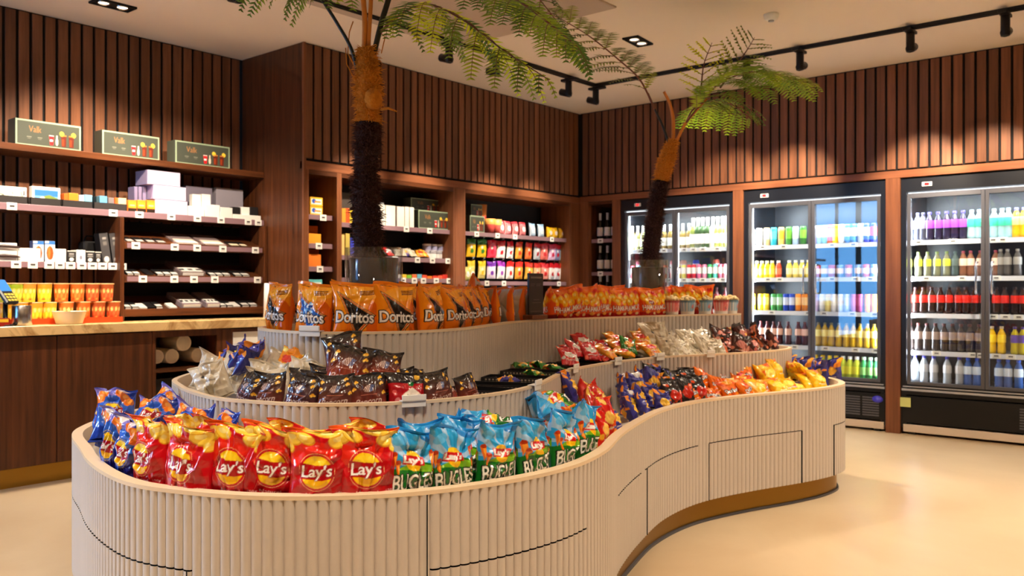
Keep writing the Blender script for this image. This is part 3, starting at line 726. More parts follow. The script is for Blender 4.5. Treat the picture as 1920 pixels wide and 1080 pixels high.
bay(4.495, 5.80, 'walnut shelf bay behind the front palm trunk', [(z, 0) for z in ZS1], tags=[(762, 806), (741, 783, 811, 840), (756, 777, 794, 818, 842)])
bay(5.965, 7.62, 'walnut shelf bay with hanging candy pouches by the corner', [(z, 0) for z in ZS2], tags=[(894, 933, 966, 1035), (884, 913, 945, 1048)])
mb = MB(); mb.box(5.826, YA, 0, 5.939, YA + 0.05, 2.184); struct(mb.build('trim_10', m_post))
mb = MB(); mb.box(7.647, YA, 0, XB - 0.002, YA + 0.05, 2.184); struct(mb.build('trim_11', m_post))
mb = MB(); mb.box(XC + 0.018, YA, 0, 4.144, YA + 0.05, 2.184); struct(mb.build('trim_12', m_post))
B0, B1, B2 = 'in the narrow bay left of the front palm', 'in the bay behind the front palm', 'in the bay left of the corner'
YF = YA + 0.075   # product line on those shelves
def shelf_box(px0, px1, ytop, z, y, d, front, side=None, art=None, name='carton', nx=24, ny=16):
    a = on_y(px0, y); b = on_y(px1, y, ytop); w = b[0] - a[0]; h = max(0.02, b[2] - z)
    return at_wall(carton(name, w, d, h, front, side, art, nx=nx, ny=ny), 'y', ((a[0] + b[0]) / 2, y, z))
# --- gift box artwork (dark sleeve, pale border, red cup, bottle and two cola glasses)
def gift_art():
    c = Canvas(2.55, 110, (62, 66, 56)); c.rect(0, 0, 1, 1, (150, 168, 138)); c.rect(0.022, 0.05, 0.978, 0.95, (64, 68, 58))
    c.text('Valk', 0.29, 0.66, 0.19, 0.24, (168, 112, 62), bold=0.0)
    for u in (0.2, 0.36): c.rect(u - .035, .33, u + .035, .36, (120, 120, 105)); c.rect(u - .025, .27, u + .025, .30, (105, 105, 92))
    c.poly([(0.50, 0.5), (0.575, 0.5), (0.565, 0.12), (0.515, 0.12)], (214, 24, 30)); c.rect(0.50, .46, .575, .50, (240, 210, 200)); c.rect(.515, .25, .56, .34, (245, 225, 220))
    c.ell(0.622, 0.26, 0.022, 0.15, (214, 196, 176)); c.rect(0.612, .38, .632, .52, (220, 200, 180))
    for u in (0.73, 0.85):
        c.poly([(u - .042, .56), (u + .042, .56), (u + .034, .1), (u - .034, .1)], (92, 30, 12)); c.rect(u - .03, .14, u + .005, .4, (146, 52, 18)); c.ell(u + (-.03 if u < .8 else .035), .6, .035, .1, (238, 196, 60), .5); c.rect(u-.04,.52,u+.04,.56,(190,120,50))
    return c.final()
GA = gift_art()
def gift(px0, px1, py_base, y, z, label, d=0.12, h=None):
    a = on_y(px0, y); b = on_y(px1, y); w = b[0] - a[0]; o = carton('gift_box', w, d, h or w / 2.6, (64, 68, 58), art=GA, nx=150, ny=60)
    o.location = ((a[0] + b[0]) / 2, y, z); tag(o, label, 'gift box', 'dark gift boxes with a printed drinks picture'); return o

# ================================================================== counter recess
YS = 6.15
def wall_shelf(x0, x1, z, label, th=0.04, y0=YS, wood_=True, tags=(), rail=True, tz=0.0):
    e = empty('wall_shelf', ((x0 + x1) / 2, y0, z)); tag(e, label, 'shelf', 'shelves on the slatted counter wall'); w = (x1 - x0) / 2
    mb = MB(); mb.box(-w, 0.0 if not rail else 0.012, -th, w, YC - y0 - 0.002, 0, 0, bev=0.002); mb.build('board', m_woodx, e)
    if rail: mb = MB(); mb.box(-w, 0, -th - 0.004, w, 0.011, 0.006, 0, bev=0.002); mb.build('front_rail', m_lip, e)
    for px in tags: tagstrip(e, on_y(px, y0)[0] - (x0 + x1) / 2, -0.016 + tz, 0.062, 0.048, -0.001)
    return e
wall_shelf(-0.98, XC - 0.002, 2.20, 'long walnut shelf carrying three dark gift boxes', 0.045, rail=False)
wall_shelf(-0.98, XC - 0.002, 1.80, 'long rail-fronted shelf below the gift boxes', 0.035, tags=(22, 212, 261, 321, 370, 414, 465, 484))
for a, b, i in ((28, 152, 'left'), (191, 299, 'middle'), (328, 431, 'right')):
    gift(a, b, 0, YS + 0.05, 2.20, '%s of the three dark gift boxes on the top walnut shelf' % i, h=0.178)
wall_shelf(-0.98, 2.90, 1.42, 'rail-fronted shelf of white boxes above the snack tubs', 0.03, tags=(30, 61, 92, 112, 132, 153, 173, 192, 211, 229))
# divider and sloping cigar cubby
cub = empty('cigar_display_rack', (3.5, YS - 0.05, 1.012)); tag(cub, 'three-tier walnut rack of sloping trays right of the snack tubs', 'display rack')
c0 = Vector((3.5, YS - 0.05, 1.012)); xl, xr = 2.90 - 3.5, XC - 0.004 - 3.5
for a in (xl, xr - 0.03): mb = MB(); mb.box(a, 0, 0, a + 0.03, YC - c0.y - 0.002, 0.742, 0, bev=0.002); mb.build('side_panel', m_wood, cub)
mb = MB(); mb.box(xl + .03, YC - c0.y - 0.012, 0, xr - .03, YC - c0.y - 0.004, 0.742); mb.build('back_panel', m_gap, cub)
SL = math.radians(20)
CUBZ = (1.575, 1.335, 1.09)
for i, z in enumerate(CUBZ):
    zz = z - c0.z; mb = MB(); mb.box(xl + .03, 0.0, zz - 0.045, xr - .03, 0.016, zz + 0.008, 0, bev=0.002); fr = mb.build('tray_front', m_woodx, cub)
    mb = MB(); L = 0.30; t = 0.012
    v = [(x, y, zz - 0.02 + y * math.tan(SL) + dz) for x in (xl + .03, xr - .03) for y in (0.016, L) for dz in (0, t)]
    mb.add(v, [(0, 1, 3, 2), (4, 6, 7, 5), (0, 4, 5, 1), (2, 3, 7, 6), (1, 5, 7, 3), (0, 2, 6, 4)]); mb.build('tray_board', m_woodx, cub)
    mb = MB(); mb.box(xl + .05, -0.004, zz - 0.038, xr - .05, 0.0, zz - 0.002, 0, bev=0.001)
    if i < 2: rl = mb.build('rail', m_lip, fr)
    for px in ((254, 327, 369, 417, 478), (267, 326, 363, 402, 482), ())[i]: tagstrip(fr, on_y(px, c0.y)[0] - 3.5, zz - 0.02, 0.062, 0.05, -0.005)
# cartons lying on the sloping trays: (px0, px1, length, colour, kind)
def tray_item(tier, px0, px1, L, h, col, top, dy=0.02, desc='', nm='small_box', art=None, cat='box'):
    y = c0.y + 0.016 + dy; a = on_y(px0, y)[0]; b = on_y(px1, y)[0]; w = b - a; z = CUBZ[tier] - 0.008 + dy * math.tan(SL)
    mb = MB(); mb.box(-w / 2, 0, 0, w / 2, L, h, 0, bev=0.002); o = mb.build(nm, plain(col, 0.5))
    if top: m2 = MB(); m2.box(-w * .42, L * .06, h, w * .42, L * .42, h + 0.0015); m2.box(-w * .42, -0.0012, h * .3, w * .42, 0, h * .85); m2.build('printed_label', plain(top, 0.5), o)
    if art: 
        for k in range(art): m3 = MB(); x = -w / 2 + (k + .5) * w / art; m3.box(x - w / art * .3, L * .16, h + .0015, x + w / art * .25, L * .28, h + .0025); m3.build('printed_mark', plain((30, 28, 30)), o)
    o.location = ((a + b) / 2, y, z); o.rotation_euler = (SL, 0, 0)
    reg(o, desc, ('on the top cigar tray', 'on the middle cigar tray', 'on the bottom cigar tray')[tier], cat, 'packs on the sloping cigar trays'); return o
DK, WH, GR = (24, 22, 24), (240, 238, 232), (128, 112, 112)
for px0, px1, kind in ((238, 252, 0), (256, 272, 0), (276, 292, 0), (296, 312, 0), (330, 375, 1), (381, 424, 1), (432, 450, 2), (452, 464, 2)):
    if kind == 1: tray_item(0, px0, px1, .24, .018, GR, (236, 220, 205), desc='flat grey carton with white end')
    else: tray_item(0, px0, px1, .11, .014, DK, (150, 140, 135) if kind == 0 else (220, 200, 170), desc='small black pack' if kind == 0 else 'small black pack with pale label')
for px0, px1, kind in ((238, 250, 3), (251, 263, 3), (274, 288, 0), (294, 307, 3), (308, 321, 3), (322, 335, 3), (338, 384, 1), (393, 405, 3), (406, 418, 3), (419, 432, 3), (440, 453, 3), (454, 468, 3)):
    if kind == 1: tray_item(1, px0, px1, .25, .04, GR, WH, desc='flat carton of white packs', art=3)
    else: tray_item(1, px0, px1, .11, .02, DK, WH if kind == 3 else None, desc='black pack with white label' if kind == 3 else 'plain black pack')
for px0, px1, kind in ((234, 246, 3), (247, 260, 3), (262, 276, 4), (276, 290, 0), (292, 305, 3), (318, 332, 4), (340, 378, 1), (386, 412, 1), (413, 424, 3), (425, 436, 3), (438, 450, 4), (453, 467, 3), (468, 482, 3)):
    if kind == 1: tray_item(2, px0, px1, .25, .045, (150, 136, 146), WH, desc='flat lilac carton of white packs', art=4)
    elif kind == 4: tray_item(2, px0, px1, .09, .02, WH, None, desc='small plain white pack')
    else: tray_item(2, px0, px1, .11, .025, DK, WH if kind == 3 else None, desc='black pack with white label' if kind == 3 else 'plain black pack')
# ---- second shelf items (z=1.80)
Z2, Y2 = 1.806, YS + 0.03
P2 = 'on the shelf below the gift boxes'
def tray(px0, px1, desc, h=0.05):
    a = on_y(px0, Y2)[0]; b = on_y(px1, Y2)[0]; w = b - a; mb = MB()
    for q in ((-w / 2, 0, 0, w / 2, .004, h), (-w / 2, .12, 0, w / 2, .124, h), (-w / 2, 0, 0, -w / 2 + .004, .124, h), (w / 2 - .004, 0, 0, w / 2, .124, h), (-w / 2, 0, 0, w / 2, .124, .004)): mb.box(*q)
    o = mb.build('display_tray', plain((44, 40, 40), 0.5)); o.location = ((a + b) / 2, Y2, Z2); reg(o, desc, P2, 'tray', 'black counter display trays'); return o
tray(-6, 52, 'black mesh tray holding pale postcards'); tray(57, 115, 'black mesh tray holding photo cards'); tray(117, 174, 'black tray of orange and blue packs'); tray(176, 238, 'black tray of blue and orange packs')
c = Canvas(2.3, 70, (238, 236, 226)); c.blobs(60, .05, [(196, 176, 110), (140, 150, 120), (90, 90, 80), (220, 200, 150)], 3, (.06, .1, .9, .75)); c.rect(.88, .5, .93, .8, (30, 30, 30)); CV1 = c.final()
c = Canvas(1.5, 70, (240, 240, 236)); c.rect(.08, .1, .92, .84, (52, 118, 206)); c.rect(.08, .1, .92, .5, (110, 168, 222)); c.poly([(.3, .1), (.42, .5), (.6, .58), (.92, .4), (.92, .1)], (120, 140, 60)); c.ell(.36, .32, .1, .14, (226, 226, 220)); CV2 = c.final()
o = shelf_box(-4, 50, 352, Z2 + .005, Y2 + .02, .03, WH, art=CV1, name='postcard_stack', nx=50, ny=24); reg(o, 'stack of pale printed postcards', P2, 'cards')
o = shelf_box(60, 113, 353, Z2 + .005, Y2 + .02, .05, WH, art=CV2, name='postcard_stack', nx=50, ny=30); reg(o, 'stack of photo cards of a blue sky', P2, 'cards')
mb = MB(); mb.lathe([(.03, 0), (.042, .1), (.043, .105), (.04, .105), (.028, .004), (0, .004)], 20, cap=False); o = mb.build('paper_cup', m_card); o.location = (on_y(84, Y2 + .12)[0], Y2 + .175, Z2 + .022); reg(o, 'white paper cup behind the photo cards', P2, 'cup')
for px0, px1, yt, col, ds in ((120, 128, 363, (214, 104, 30), 'narrow orange pack'), (129, 147, 363, (236, 132, 36), 'orange pack'), (149, 158, 366, (206, 226, 236), 'pale blue pack'), (159, 173, 366, (122, 182, 220), 'light blue pack'), (181, 186, 368, (40, 70, 80), 'dark teal pack'), (187, 201, 368, (96, 160, 210), 'blue pack'), (203, 214, 371, (120, 110, 110), 'grey pack'), (216, 221, 371, (240, 96, 30), 'narrow red-orange pack'), (222, 237, 372, (214, 186, 150), 'tan and black pack')):
    o = shelf_box(px0, px1, yt, Z2 + .005, Y2 + .012, .07, col, name='candy_pack'); reg(o, ds, P2, 'pack', 'small packs in black trays')
for px0, px1 in ((240, 256), (257, 273), (275, 291)):
    c = Canvas(.75, 60, (240, 140, 40)); c.rect(0, 0, 1, .3, (40, 26, 20)); c.rect(.1, .35, .9, .8, (248, 170, 40)); c.rect(.2, .5, .8, .62, (250, 220, 150))
    o = shelf_box(px0, px1, 376, Z2, Y2 + .005, .06, (224, 120, 40), art=c.final(), name='candy_pack', nx=16, ny=18); reg(o, 'small orange and black box', P2, 'pack', 'orange and black boxes')
LIL, LILD = (206, 198, 222), (150, 140, 178)
def lilac(px0, px1, y0, y1, desc, d=.2, dy=0.0):
    yy = Y2 + dy; z0 = on_y(px0, yy, y1)[2]; o = shelf_box(px0, px1, y0, max(z0, Z2), yy, d, LIL, LILD, name='lilac_box'); m2 = MB(); w = o.dimensions
    reg(o, desc, P2, 'box', 'stacked lilac boxes'); return o
def stack(items, dy=0.0):
    z = Z2
    for px0, px1, h, desc, dyy in items:
        yy = Y2 + dyy; a = on_y(px0, yy)[0]; b = on_y(px1, yy)[0]; o = carton('lilac_box', b - a, .18, h - .002, LIL, (168, 158, 190)); o.location = ((a + b) / 2, yy, z)
        m3 = MB(); m3.box((b - a) * -.47, -.0025, h * .05, (b - a) * .1, -.0015, h * .45); m3.build('printed_band', plain((190, 180, 208)), o)
        reg(o, desc, P2, 'box', 'stacked lilac boxes'); z += h
stack([(291, 352, .107, 'bottom lilac box of the tall stack', 0.0), (288, 349, .107, 'middle lilac box of the tall stack', .004), (276, 338, .108, 'top lilac box of the tall stack', .008)])
for i, px in enumerate((252, 260, 268)):
    o = shelf_box(px, px + 6, 350, Z2, Y2 + .10, .1, LILD, name='lilac_box'); reg(o, 'thin upright lilac box', P2, 'box', 'thin upright lilac boxes')
o = shelf_box(349, 398, 352, Z2, Y2 + .16, .06, (120, 112, 128), name='grey_box'); reg(o, 'wide grey upright box behind two small white packs', P2, 'box')
o = shelf_box(405, 456, 356, Z2, Y2 + .16, .06, (150, 144, 156), name='grey_box'); reg(o, 'wide pale grey box at the right end', P2, 'box')
o = shelf_box(353, 383, 388, Z2, Y2, .1, WH, name='white_box'); reg(o, 'low white box under two small white packs', P2, 'box')
zt = on_y(360, Y2, 388)[2]
for px0, px1 in ((361, 377), (379, 395)):
    o = shelf_box(px0, px1, 365, zt if px0 < 370 else Z2, Y2 + .03, .05, WH, name='white_pack'); reg(o, 'small upright white pack', P2, 'pack', 'small upright white packs')
o = shelf_box(385, 412, 385, Z2, Y2, .12, WH, name='white_box'); reg(o, 'long white box with a sloping side', P2, 'box')
o = shelf_box(413, 436, 390, Z2, Y2, .12, (228, 226, 222), name='white_box'); reg(o, 'lower white box left of the dark discs', P2, 'box')
o = shelf_box(437, 489, 405, Z2, Y2, .12, WH, name='white_tray'); reg(o, 'low white tray at the right end', P2, 'tray')
for px0, px1, col, ds in ((437, 451, (30, 28, 30), 'small black pack in the white tray'), (453, 468, WH, 'small white pack in the white tray'), (470, 484, (26, 24, 26), 'black pack right of the white one')):
    o = shelf_box(px0, px1, 389, on_y(450, Y2, 405)[2], Y2 + .02, .05, col, name='small_pack'); reg(o, ds, P2, 'pack', 'small packs at the right end')
# ---- third shelf (z=1.42)
Z3, Y3, P3 = 1.426, YS + 0.02, 'on the shelf above the snack tubs'
for px0, px1, yt, col, ds, art in ((-4, 32, 456, WH, 'tall white box at the left edge', 0), (34, 76, 466, WH, 'wide white box', 0), (104, 124, 467, WH, 'plain white pack', 0), (126, 142, 470, (34, 32, 34), 'black printed pack', 1), (143, 160, 469, WH, 'white pack with a small emblem', 2), (161, 177, 471, (34, 32, 34), 'black printed pack', 1), (178, 190, 472, (34, 32, 34), 'black printed pack', 1)):
    cv = None
    if art == 1: c = Canvas(.8, 50, col); c.rect(.2, .68, .8, .78, (190, 188, 184)); c.rect(.15, .5, .85, .58, (150, 150, 146)); c.ell(.5, .25, .26, .16, (236, 232, 226)); c.rect(0, .93, 1, 1, (236, 230, 220)); cv = c.final()
    if art == 2: c = Canvas(.8, 50, col); c.ell(.5, .4, .14, .18, (120, 120, 140)); cv = c.final()
    o = shelf_box(px0, px1, yt, Z3, Y3, .09, col, art=cv, name='white_box' if col == WH else 'black_pack', nx=16, ny=20); reg(o, ds, P3, 'box', 'boxes above the snack tubs')
for px0, px1 in ((62, 82), (84, 103)):
    c = Canvas(.5, 80, (236, 238, 240)); c.rect(0, .82, 1, 1, (60, 120, 196)); c.rect(0, .9, .4, 1, (240, 240, 240)); c.ell(.5, .42, .34, .34, (226, 84, 34)); c.ell(.42, .45, .12, .3, (240, 130, 60)); c.rect(0, 0, 1, .1, (230, 226, 222))
    o = shelf_box(px0, px1, 452, Z3, Y3 + .004, .06, WH, (60, 70, 110), art=c.final(), name='toothpaste_pack', nx=18, ny=34); reg(o, 'tall white pack with an orange oval', P3, 'pack', 'tall white and orange packs')
for px, i in ((193, 0), (212, 1)):
    c = Canvas(.35, 90, (66, 64, 66)); c.rect(.3, .8, .75, .87, (160, 156, 152)); c.rect(.3, .6, .75, .72, (112, 108, 104)); c.ell(.5, .12, .3, .1, (236, 232, 228)); c.rect(.42, 0, .6, .1, (200, 198, 190))
    o = shelf_box(px, px + 16, 437, Z3, Y3 + .01, .08, (60, 58, 60), (26, 24, 26), art=c.final(), name='black_pack', nx=12, ny=36); o.rotation_euler = (0, math.radians(-8), 0); reg(o, 'tall leaning black pack', P3, 'pack', 'tall leaning black packs')
mb = MB(); mb.box(-.07, 0, 0, .07, .1, .16, 0, bev=.01); o = mb.build('black_case', plain((18, 16, 18), .6)); o.location = (on_y(178, Y3 + .14)[0], Y3 + .16, Z3)
m2 = MB(); m2.tube([(-.05, .05, .158), (-.03, .05, .2), (.03, .05, .2), (.05, .05, .158)], .006); m2.build('handle', m_black, o); reg(o, 'black case behind the leaning packs', P3, 'case')
for px, z_ in ((8, 462), (8, 480)):
    a = on_y(px + 8, Y3 - .02, z_); mb = MB(); mb.tube([(-.07, 0, 0), (-.02, 0, .003), (.05, 0, -.002), (.075, 0, -.006)], [.008, .011, .009, .003], 8); o = mb.build('lighter', plain((60, 44, 44), .3)); o.location = (a[0], Y3 - .013, a[2])
    reg(o, ('upper' if z_ < 470 else 'lower') + ' slim dark lighter on the white box', 'at the left edge', 'lighter')
# ---- snack tubs on the counter: two stacked rows on a red-orange tray
def tub(px, z, top, low, desc, place, r=.047, h=.118):
    cv = Canvas(2.6, 60, low); cv.rect(0, .72, 1, 1, top)
    for k in range(10):
        u = k / 10 + .03; cv.ell(u, .6, .03, .13, (246, 224, 140)); cv.ell(u + .05, .35, .028, .14, tuple(min(255, int(v * 1.12 + 20)) for v in low)); cv.rect(u - .03, .12, u + .03, .22, (232, 190, 90) if k % 2 else (180, 60, 20))
    cv.final(); n, k = 40, 14; th = np.linspace(0, 2 * PI, n + 1); vv = np.linspace(0, 1, k); T, V_ = np.meshgrid(th, vv); rr = r * (.82 + .18 * V_)
    P = np.stack([rr * np.cos(T), rr * np.sin(T), V_ * h], -1); me = grid_mesh('tub_sleeve', P, cv.at(T / (2 * PI), V_), m_print)
    mb = MB(); mb.lathe([(0, 0), (r * .8, 0), (r * .8, .001)], 24, cap=False); base = mb
    o = obj('snack_tub', me); m2 = MB(); m2.lathe([(r * 1.0, h - .002), (r * 1.045, h), (r * 1.045, h + .005), (r * .98, h + .006), (0, h + .006)], 28, cap=False); m2.build('lid', plain((216, 170, 120), .35), o)
    y = 6.05; o.location = (on_y(px, y)[0], y, z); o.rotation_euler = (0, 0, px * .7); reg(o, desc, place, 'tub', 'stacked printed snack tubs')
TG, TY, TO, TR = ((160, 180, 40), (196, 200, 60)), ((226, 160, 40), (250, 206, 40)), ((206, 104, 34), (232, 112, 40)), ((176, 84, 40), (206, 92, 44))
for px, c_, ds in ((6, TG, 'green snack tub'), (29, TG, 'green snack tub'), (53, ((236, 150, 50), (246, 200, 50)), 'yellow snack tub'), (83, TY, 'yellow snack tub'), (115, TO, 'orange snack tub'), (145, TO, 'orange snack tub'), (173, TR, 'rust orange snack tub'), (200, TR, 'rust orange snack tub')):
    tub(px, 1.158, c_[0], c_[1], ds, 'in the upper row on the counter')
for px, c_, ds in ((8, TY, 'yellow snack tub'), (38, TY, 'yellow snack tub'), (66, TY, 'yellow snack tub'), (92, TY, 'yellow snack tub'), (124, TO, 'orange snack tub'), (156, TO, 'orange snack tub'), (184, TR, 'rust orange snack tub'), (212, TR, 'rust orange snack tub')):
    tub(px, 1.033, c_[0], c_[1], ds, 'in the lower row on the counter')
mb = MB(); a = on_y(-60, 6.0)[0]; b = on_y(228, 6.0)[0]
mb.box(a, 5.985, 1.012, b, 5.99, 1.05); mb.box(a, 5.99, 1.012, b, 6.12, 1.030); o = mb.build('snack_tray', plain((226, 70, 24), .4)); tag(o, 'red-orange cardboard tray under the snack tubs', 'tray')
# ---- counter: stone top, walnut fronts, open cubby, brass kick
ct = MB(); ct.box(-0.98, 5.80, 0.95, XC - 0.002, YC - 0.001, 1.012, 0, bev=.003); tag(ct.build('stone_counter', m_stone), 'long veined golden stone counter top along the slatted wall', 'counter top')
def cab(x0, x1, label, front=True, openb=False):
    e = empty('counter_cabinet', ((x0 + x1) / 2, 5.85, 0)); tag(e, label, 'cabinet', 'walnut cabinets under the stone counter'); w = (x1 - x0) / 2; d = .58
    mb = MB(); mb.box(-w, .02, .12, -w + .018, d, .948); mb.box(w - .018, .02, .12, w, d, .948); mb.box(-w + .018, .02, .12, w - .018, d, .138); mb.box(-w + .018, d - .01, .138, w - .018, d, .948); mb.build('body', m_wood if openb else m_wood, e)
    if front: mb = MB(); mb.box(-w + .003, 0, .125, w - .003, .019, .94, 0, bev=.0015); mb.build('door', m_wood, e)
    if openb:
        mb = MB(); mb.box(-w, 0, .125, -w + .025, .02, .948); mb.box(w - .04, 0, .125, w, .02, .948); mb.box(-w + .025, 0, .90, w - .04, .02, .948); mb.build('face_frame', m_wood, e)
        mb = MB(); mb.box(-w + .018, .01, .65, w - .018, d - .01, .672); mb.build('shelf', m_woodx, e); mb = MB(); mb.box(-w + .018, .06, .13, w - .018, .07, .60, 0); mb.build('inner_panel', m_dark, e)
    mb = MB(); mb.box(-w, .03, 0, w, .045, .12); mb.build('kick_plate', m_brass, e); return e
xs = [-.83, -.19, .45, 1.09, 1.73, 2.37, 3.01]
for i in range(6): cab(xs[i] if i < 5 else 2.37, xs[i + 1], ['plain walnut cabinet door %s' % t for t in ('far left out of view under the counter', 'left out of view under the counter', 'just left of view under the counter', 'near the left edge under the counter', 'left of the brass-kicked seam under the counter', 'next to the open cubby under the counter')][i])
cab(3.01, 3.55, 'open walnut cubby cabinet holding wrapped paper cups', False, True)
cab(3.55, XC - .003, 'walnut cabinet with a pale notice right of the open cubby')
mb = MB(); a = on_y(437, 5.845)[0]; b = on_y(500, 5.845)[0]; mb.box(a, 5.842, .70, b, 5.849, .915, 0); tag(mb.build('paper_notice', m_card), 'pale paper notice on the cabinet right of the open cubby', 'notice')
def cups(px, py, r, ds):
    y = 5.93; p = on_y(px, y, py); mb = MB(); n = 14
    for k in range(n):
        yk = k * .018; sc = 1 + .0 * k
        mb.add(*[[(x, yk + q, z) for q, rr in ((0, r * .93), (.001, r * .96), (.017, r)) for x, z in [(rr * math.cos(a_), rr * math.sin(a_)) for a_ in [2 * PI * j / 24 for j in range(24)]]],
                 [(i * 24 + j, i * 24 + (j + 1) % 24, (i + 1) * 24 + (j + 1) % 24, (i + 1) * 24 + j) for i in range(2) for j in range(24)] + ([tuple(reversed(range(24)))] if k == 0 else [])], smooth=True)
    o = mb.build('paper_cup_stack', plain((226, 206, 178), .6)); o.location = (p[0], y, p[2]); reg(o, ds, 'lying in the open cubby', 'paper cups', 'wrapped paper cup stacks')
    m2 = MB(); m2.lathe([(0, -.012), (r * .5, -.01), (r * 1.07, .01), (r * 1.1, .15), (r * 1.08, .27), (r * .3, .30)], 20, cap=False)
    m2.v = [(v[0], v[2], -v[1]) for v in m2.v]; m2.build('plastic_wrap', m_clear, o)
cups(295, 669, .052, 'paper cup stack at the far left'); cups(323, 668, .054, 'paper cup stack in the front middle'); cups(345, 643, .06, 'top paper cup stack'); cups(372, 666, .055, 'wrapped paper cup stack on the right')
# ---- things standing on the counter
mb = MB(); mb.lathe([(0, 0), (.056, 0), (.058, .004), (.058, .125), (.056, .127), (.054, .125), (.054, .01), (0, .01)], 32, cap=False)
p = on_y(41, 5.90); o = mb.build('steel_cup', m_steel); o.location = (p[0], 5.90, 1.013); tag(o, 'brushed steel cup on the counter left of the white bowl', 'cup')
mb = MB(); mb.lathe([(0, 0), (.075, 0), (.08, .004), (.103, .082), (.105, .084), (.1, .084), (.077, .012), (0, .012)], 36, cap=False)
p = on_y(130, 5.92); o = mb.build('bowl', mat('cream_ceramic', srgb(236, 220, 190), .4)); o.location = (p[0], 5.92, 1.013); tag(o, 'cream white bowl on the counter in front of the snack tubs', 'bowl')
mb = MB(); mb.lathe([(.05, 0), (.044, .27), (.042, .275), (0, .275)], 28); p = on_y(506, 5.9); o = mb.build('white_canister', m_card); o.location = (p[0], 5.9, 1.013); tag(o, 'tall white canister on the counter beside the orange corn-chip bags', 'container')
t = empty('payment_terminal', (on_y(10, 5.88)[0], 5.88, 1.013), 0.5); tag(t, 'dark payment terminal with blue screen at the left edge', 'payment terminal')
mb = MB(); mb.lathe([(.05, 0), (.05, .008), (.014, .014), (.014, .15)], 20); mb.build('stand', m_black, t)
R_ = Matrix.Rotation(math.radians(-38), 4, 'X')
mb = MB(); mb.box(-.05, -.012, -.09, .05, .016, .10, 0, bev=.008); mb.v = [tuple(R_ @ Vector(v) + Vector((0, 0, .21))) for v in mb.v]; hd = mb.build('handset', m_black, t)
mb = MB(); mb.box(-.042, -.0145, .0, .042, -.012, .088); mb.v = [tuple(R_ @ Vector(v) + Vector((0, 0, .21))) for v in mb.v]; mb.build('screen', mat('blue_screen', srgb(30, 70, 120), .2, emit=(.05, .2, .5), emit_s=.6), hd)
mb = MB()
for i in range(3):
    for j in range(3): mb.box(-.036 + i * .026, -.0145, -.078 + j * .022, -.016 + i * .026, -.012, -.062 + j * .022, 0, bev=.002)
mb.v = [tuple(R_ @ Vector(v) + Vector((0, 0, .21))) for v in mb.v]; mb.build('keypad', plain((190, 170, 60)), hd)
mb = MB(); mb.box(-.05, 0, 0, .05, .06, .05, 0, bev=.004); o = mb.build('candy_pack', plain((150, 30, 20), .4)); o.location = (on_y(2, 5.84)[0], 5.835, 1.013); m2 = MB(); m2.box(-.04, -.001, .026, .04, 0, .045); m2.build('printed_label', plain((230, 190, 50)), o); tag(o, 'small red and yellow pack on the counter below the payment terminal', 'pack')

# ================================================================== products in the back-wall bays
def yprod(px0, px1, yt, z, col, desc, place, dy=0.0, d=.12, art=None, nm='carton', side=None, cat='box', group=None):
    o = shelf_box(px0, px1, yt, z, YF + dy, d, col, side, art, nm); reg(o, desc, place, cat, group); return o
def stripes_art(cols, a=1.6):
    c = Canvas(a, 50, cols[0]); c.rect(.08, .2, .92, .8, cols[1]); c.ell(.3, .55, .16, .25, cols[2]); c.rect(.35, .4, .85, .58, cols[3]); return c.final()
ya = stripes_art([(244, 180, 40), (240, 240, 236), (50, 90, 190), (250, 140, 30)])
z = ZS0[0] + .004
for i in range(2): o = at_wall(carton('carton', .125, .12, .072, (244, 180, 40), art=ya), 'y', (on_y(593, YF)[0], YF, z + i * .074)); reg(o, ('lower', 'upper')[i] + ' yellow printed carton of the pair', B0, 'box', 'yellow cartons')
yprod(577, 602, 439, ZS0[1] + .004, (246, 160, 36), 'orange carton in front', B0); yprod(577, 596, 424, ZS0[1] + .004, (220, 110, 30), 'darker orange carton behind', B0, .13)
yprod(577, 602, 477, ZS0[2] + .004, (240, 130, 40), 'lower orange carton', B0); yprod(577, 598, 468, ZS0[2] + .004, (230, 100, 30), 'orange carton at the back', B0, .13)
yprod(577, 604, 524, ZS0[3] + .004, (120, 200, 200), 'teal and white printed carton', B0, art=stripes_art([(100, 196, 200), (236, 236, 226), (240, 170, 60), (200, 226, 226)]))
# bay 1 top shelf
z = ZS1[0] + .004
yprod(638, 660, 362, z, (66, 60, 56), 'dark grey upright carton left of the trunk', B1, .1, side=(50, 46, 44))
mb = MB(); mb.lathe([(0, 0), (.045, 0), (.05, .12), (.03, .16), (.028, .21), (.0, .21)], 20); o = mb.build('glass_bottle', plain((150, 156, 160), .15)); o.location = (on_y(714, YF + .1)[0], YF + .1, z); reg(o, 'grey bottle just right of the trunk', B1, 'bottle')
for px0, px1, yt in ((700, 722, 384), (723, 741, 386), (744, 758, 388), (759, 767, 388), (768, 776, 389)):
    yprod(px0, px1, yt, z, (238, 230, 220), 'tall white carton', B1, art=None, group='tall white cartons', side=(200, 190, 184))
gift(784, 844, 0, YF, z, 'front dark gift box on the top shelf behind the palm', .1, .17)
zz_ = z + .172
gift(772, 832, 0, YF + .125, z, 'rear lower dark gift box behind another on the top shelf behind the palm', .1, .17); gift(770, 830, 0, YF + .125, z + .171, 'upper rear dark gift box stacked high on the top shelf behind the palm', .1, .12)
for i, (px, col) in enumerate(((641, (230, 150, 50)), (648, (240, 90, 40)), (655, (250, 210, 60)))):
    yprod(px, px + 8, 391, z, col, 'small bright sweet pack', B1, cat='pack', group='bright sweet packs')
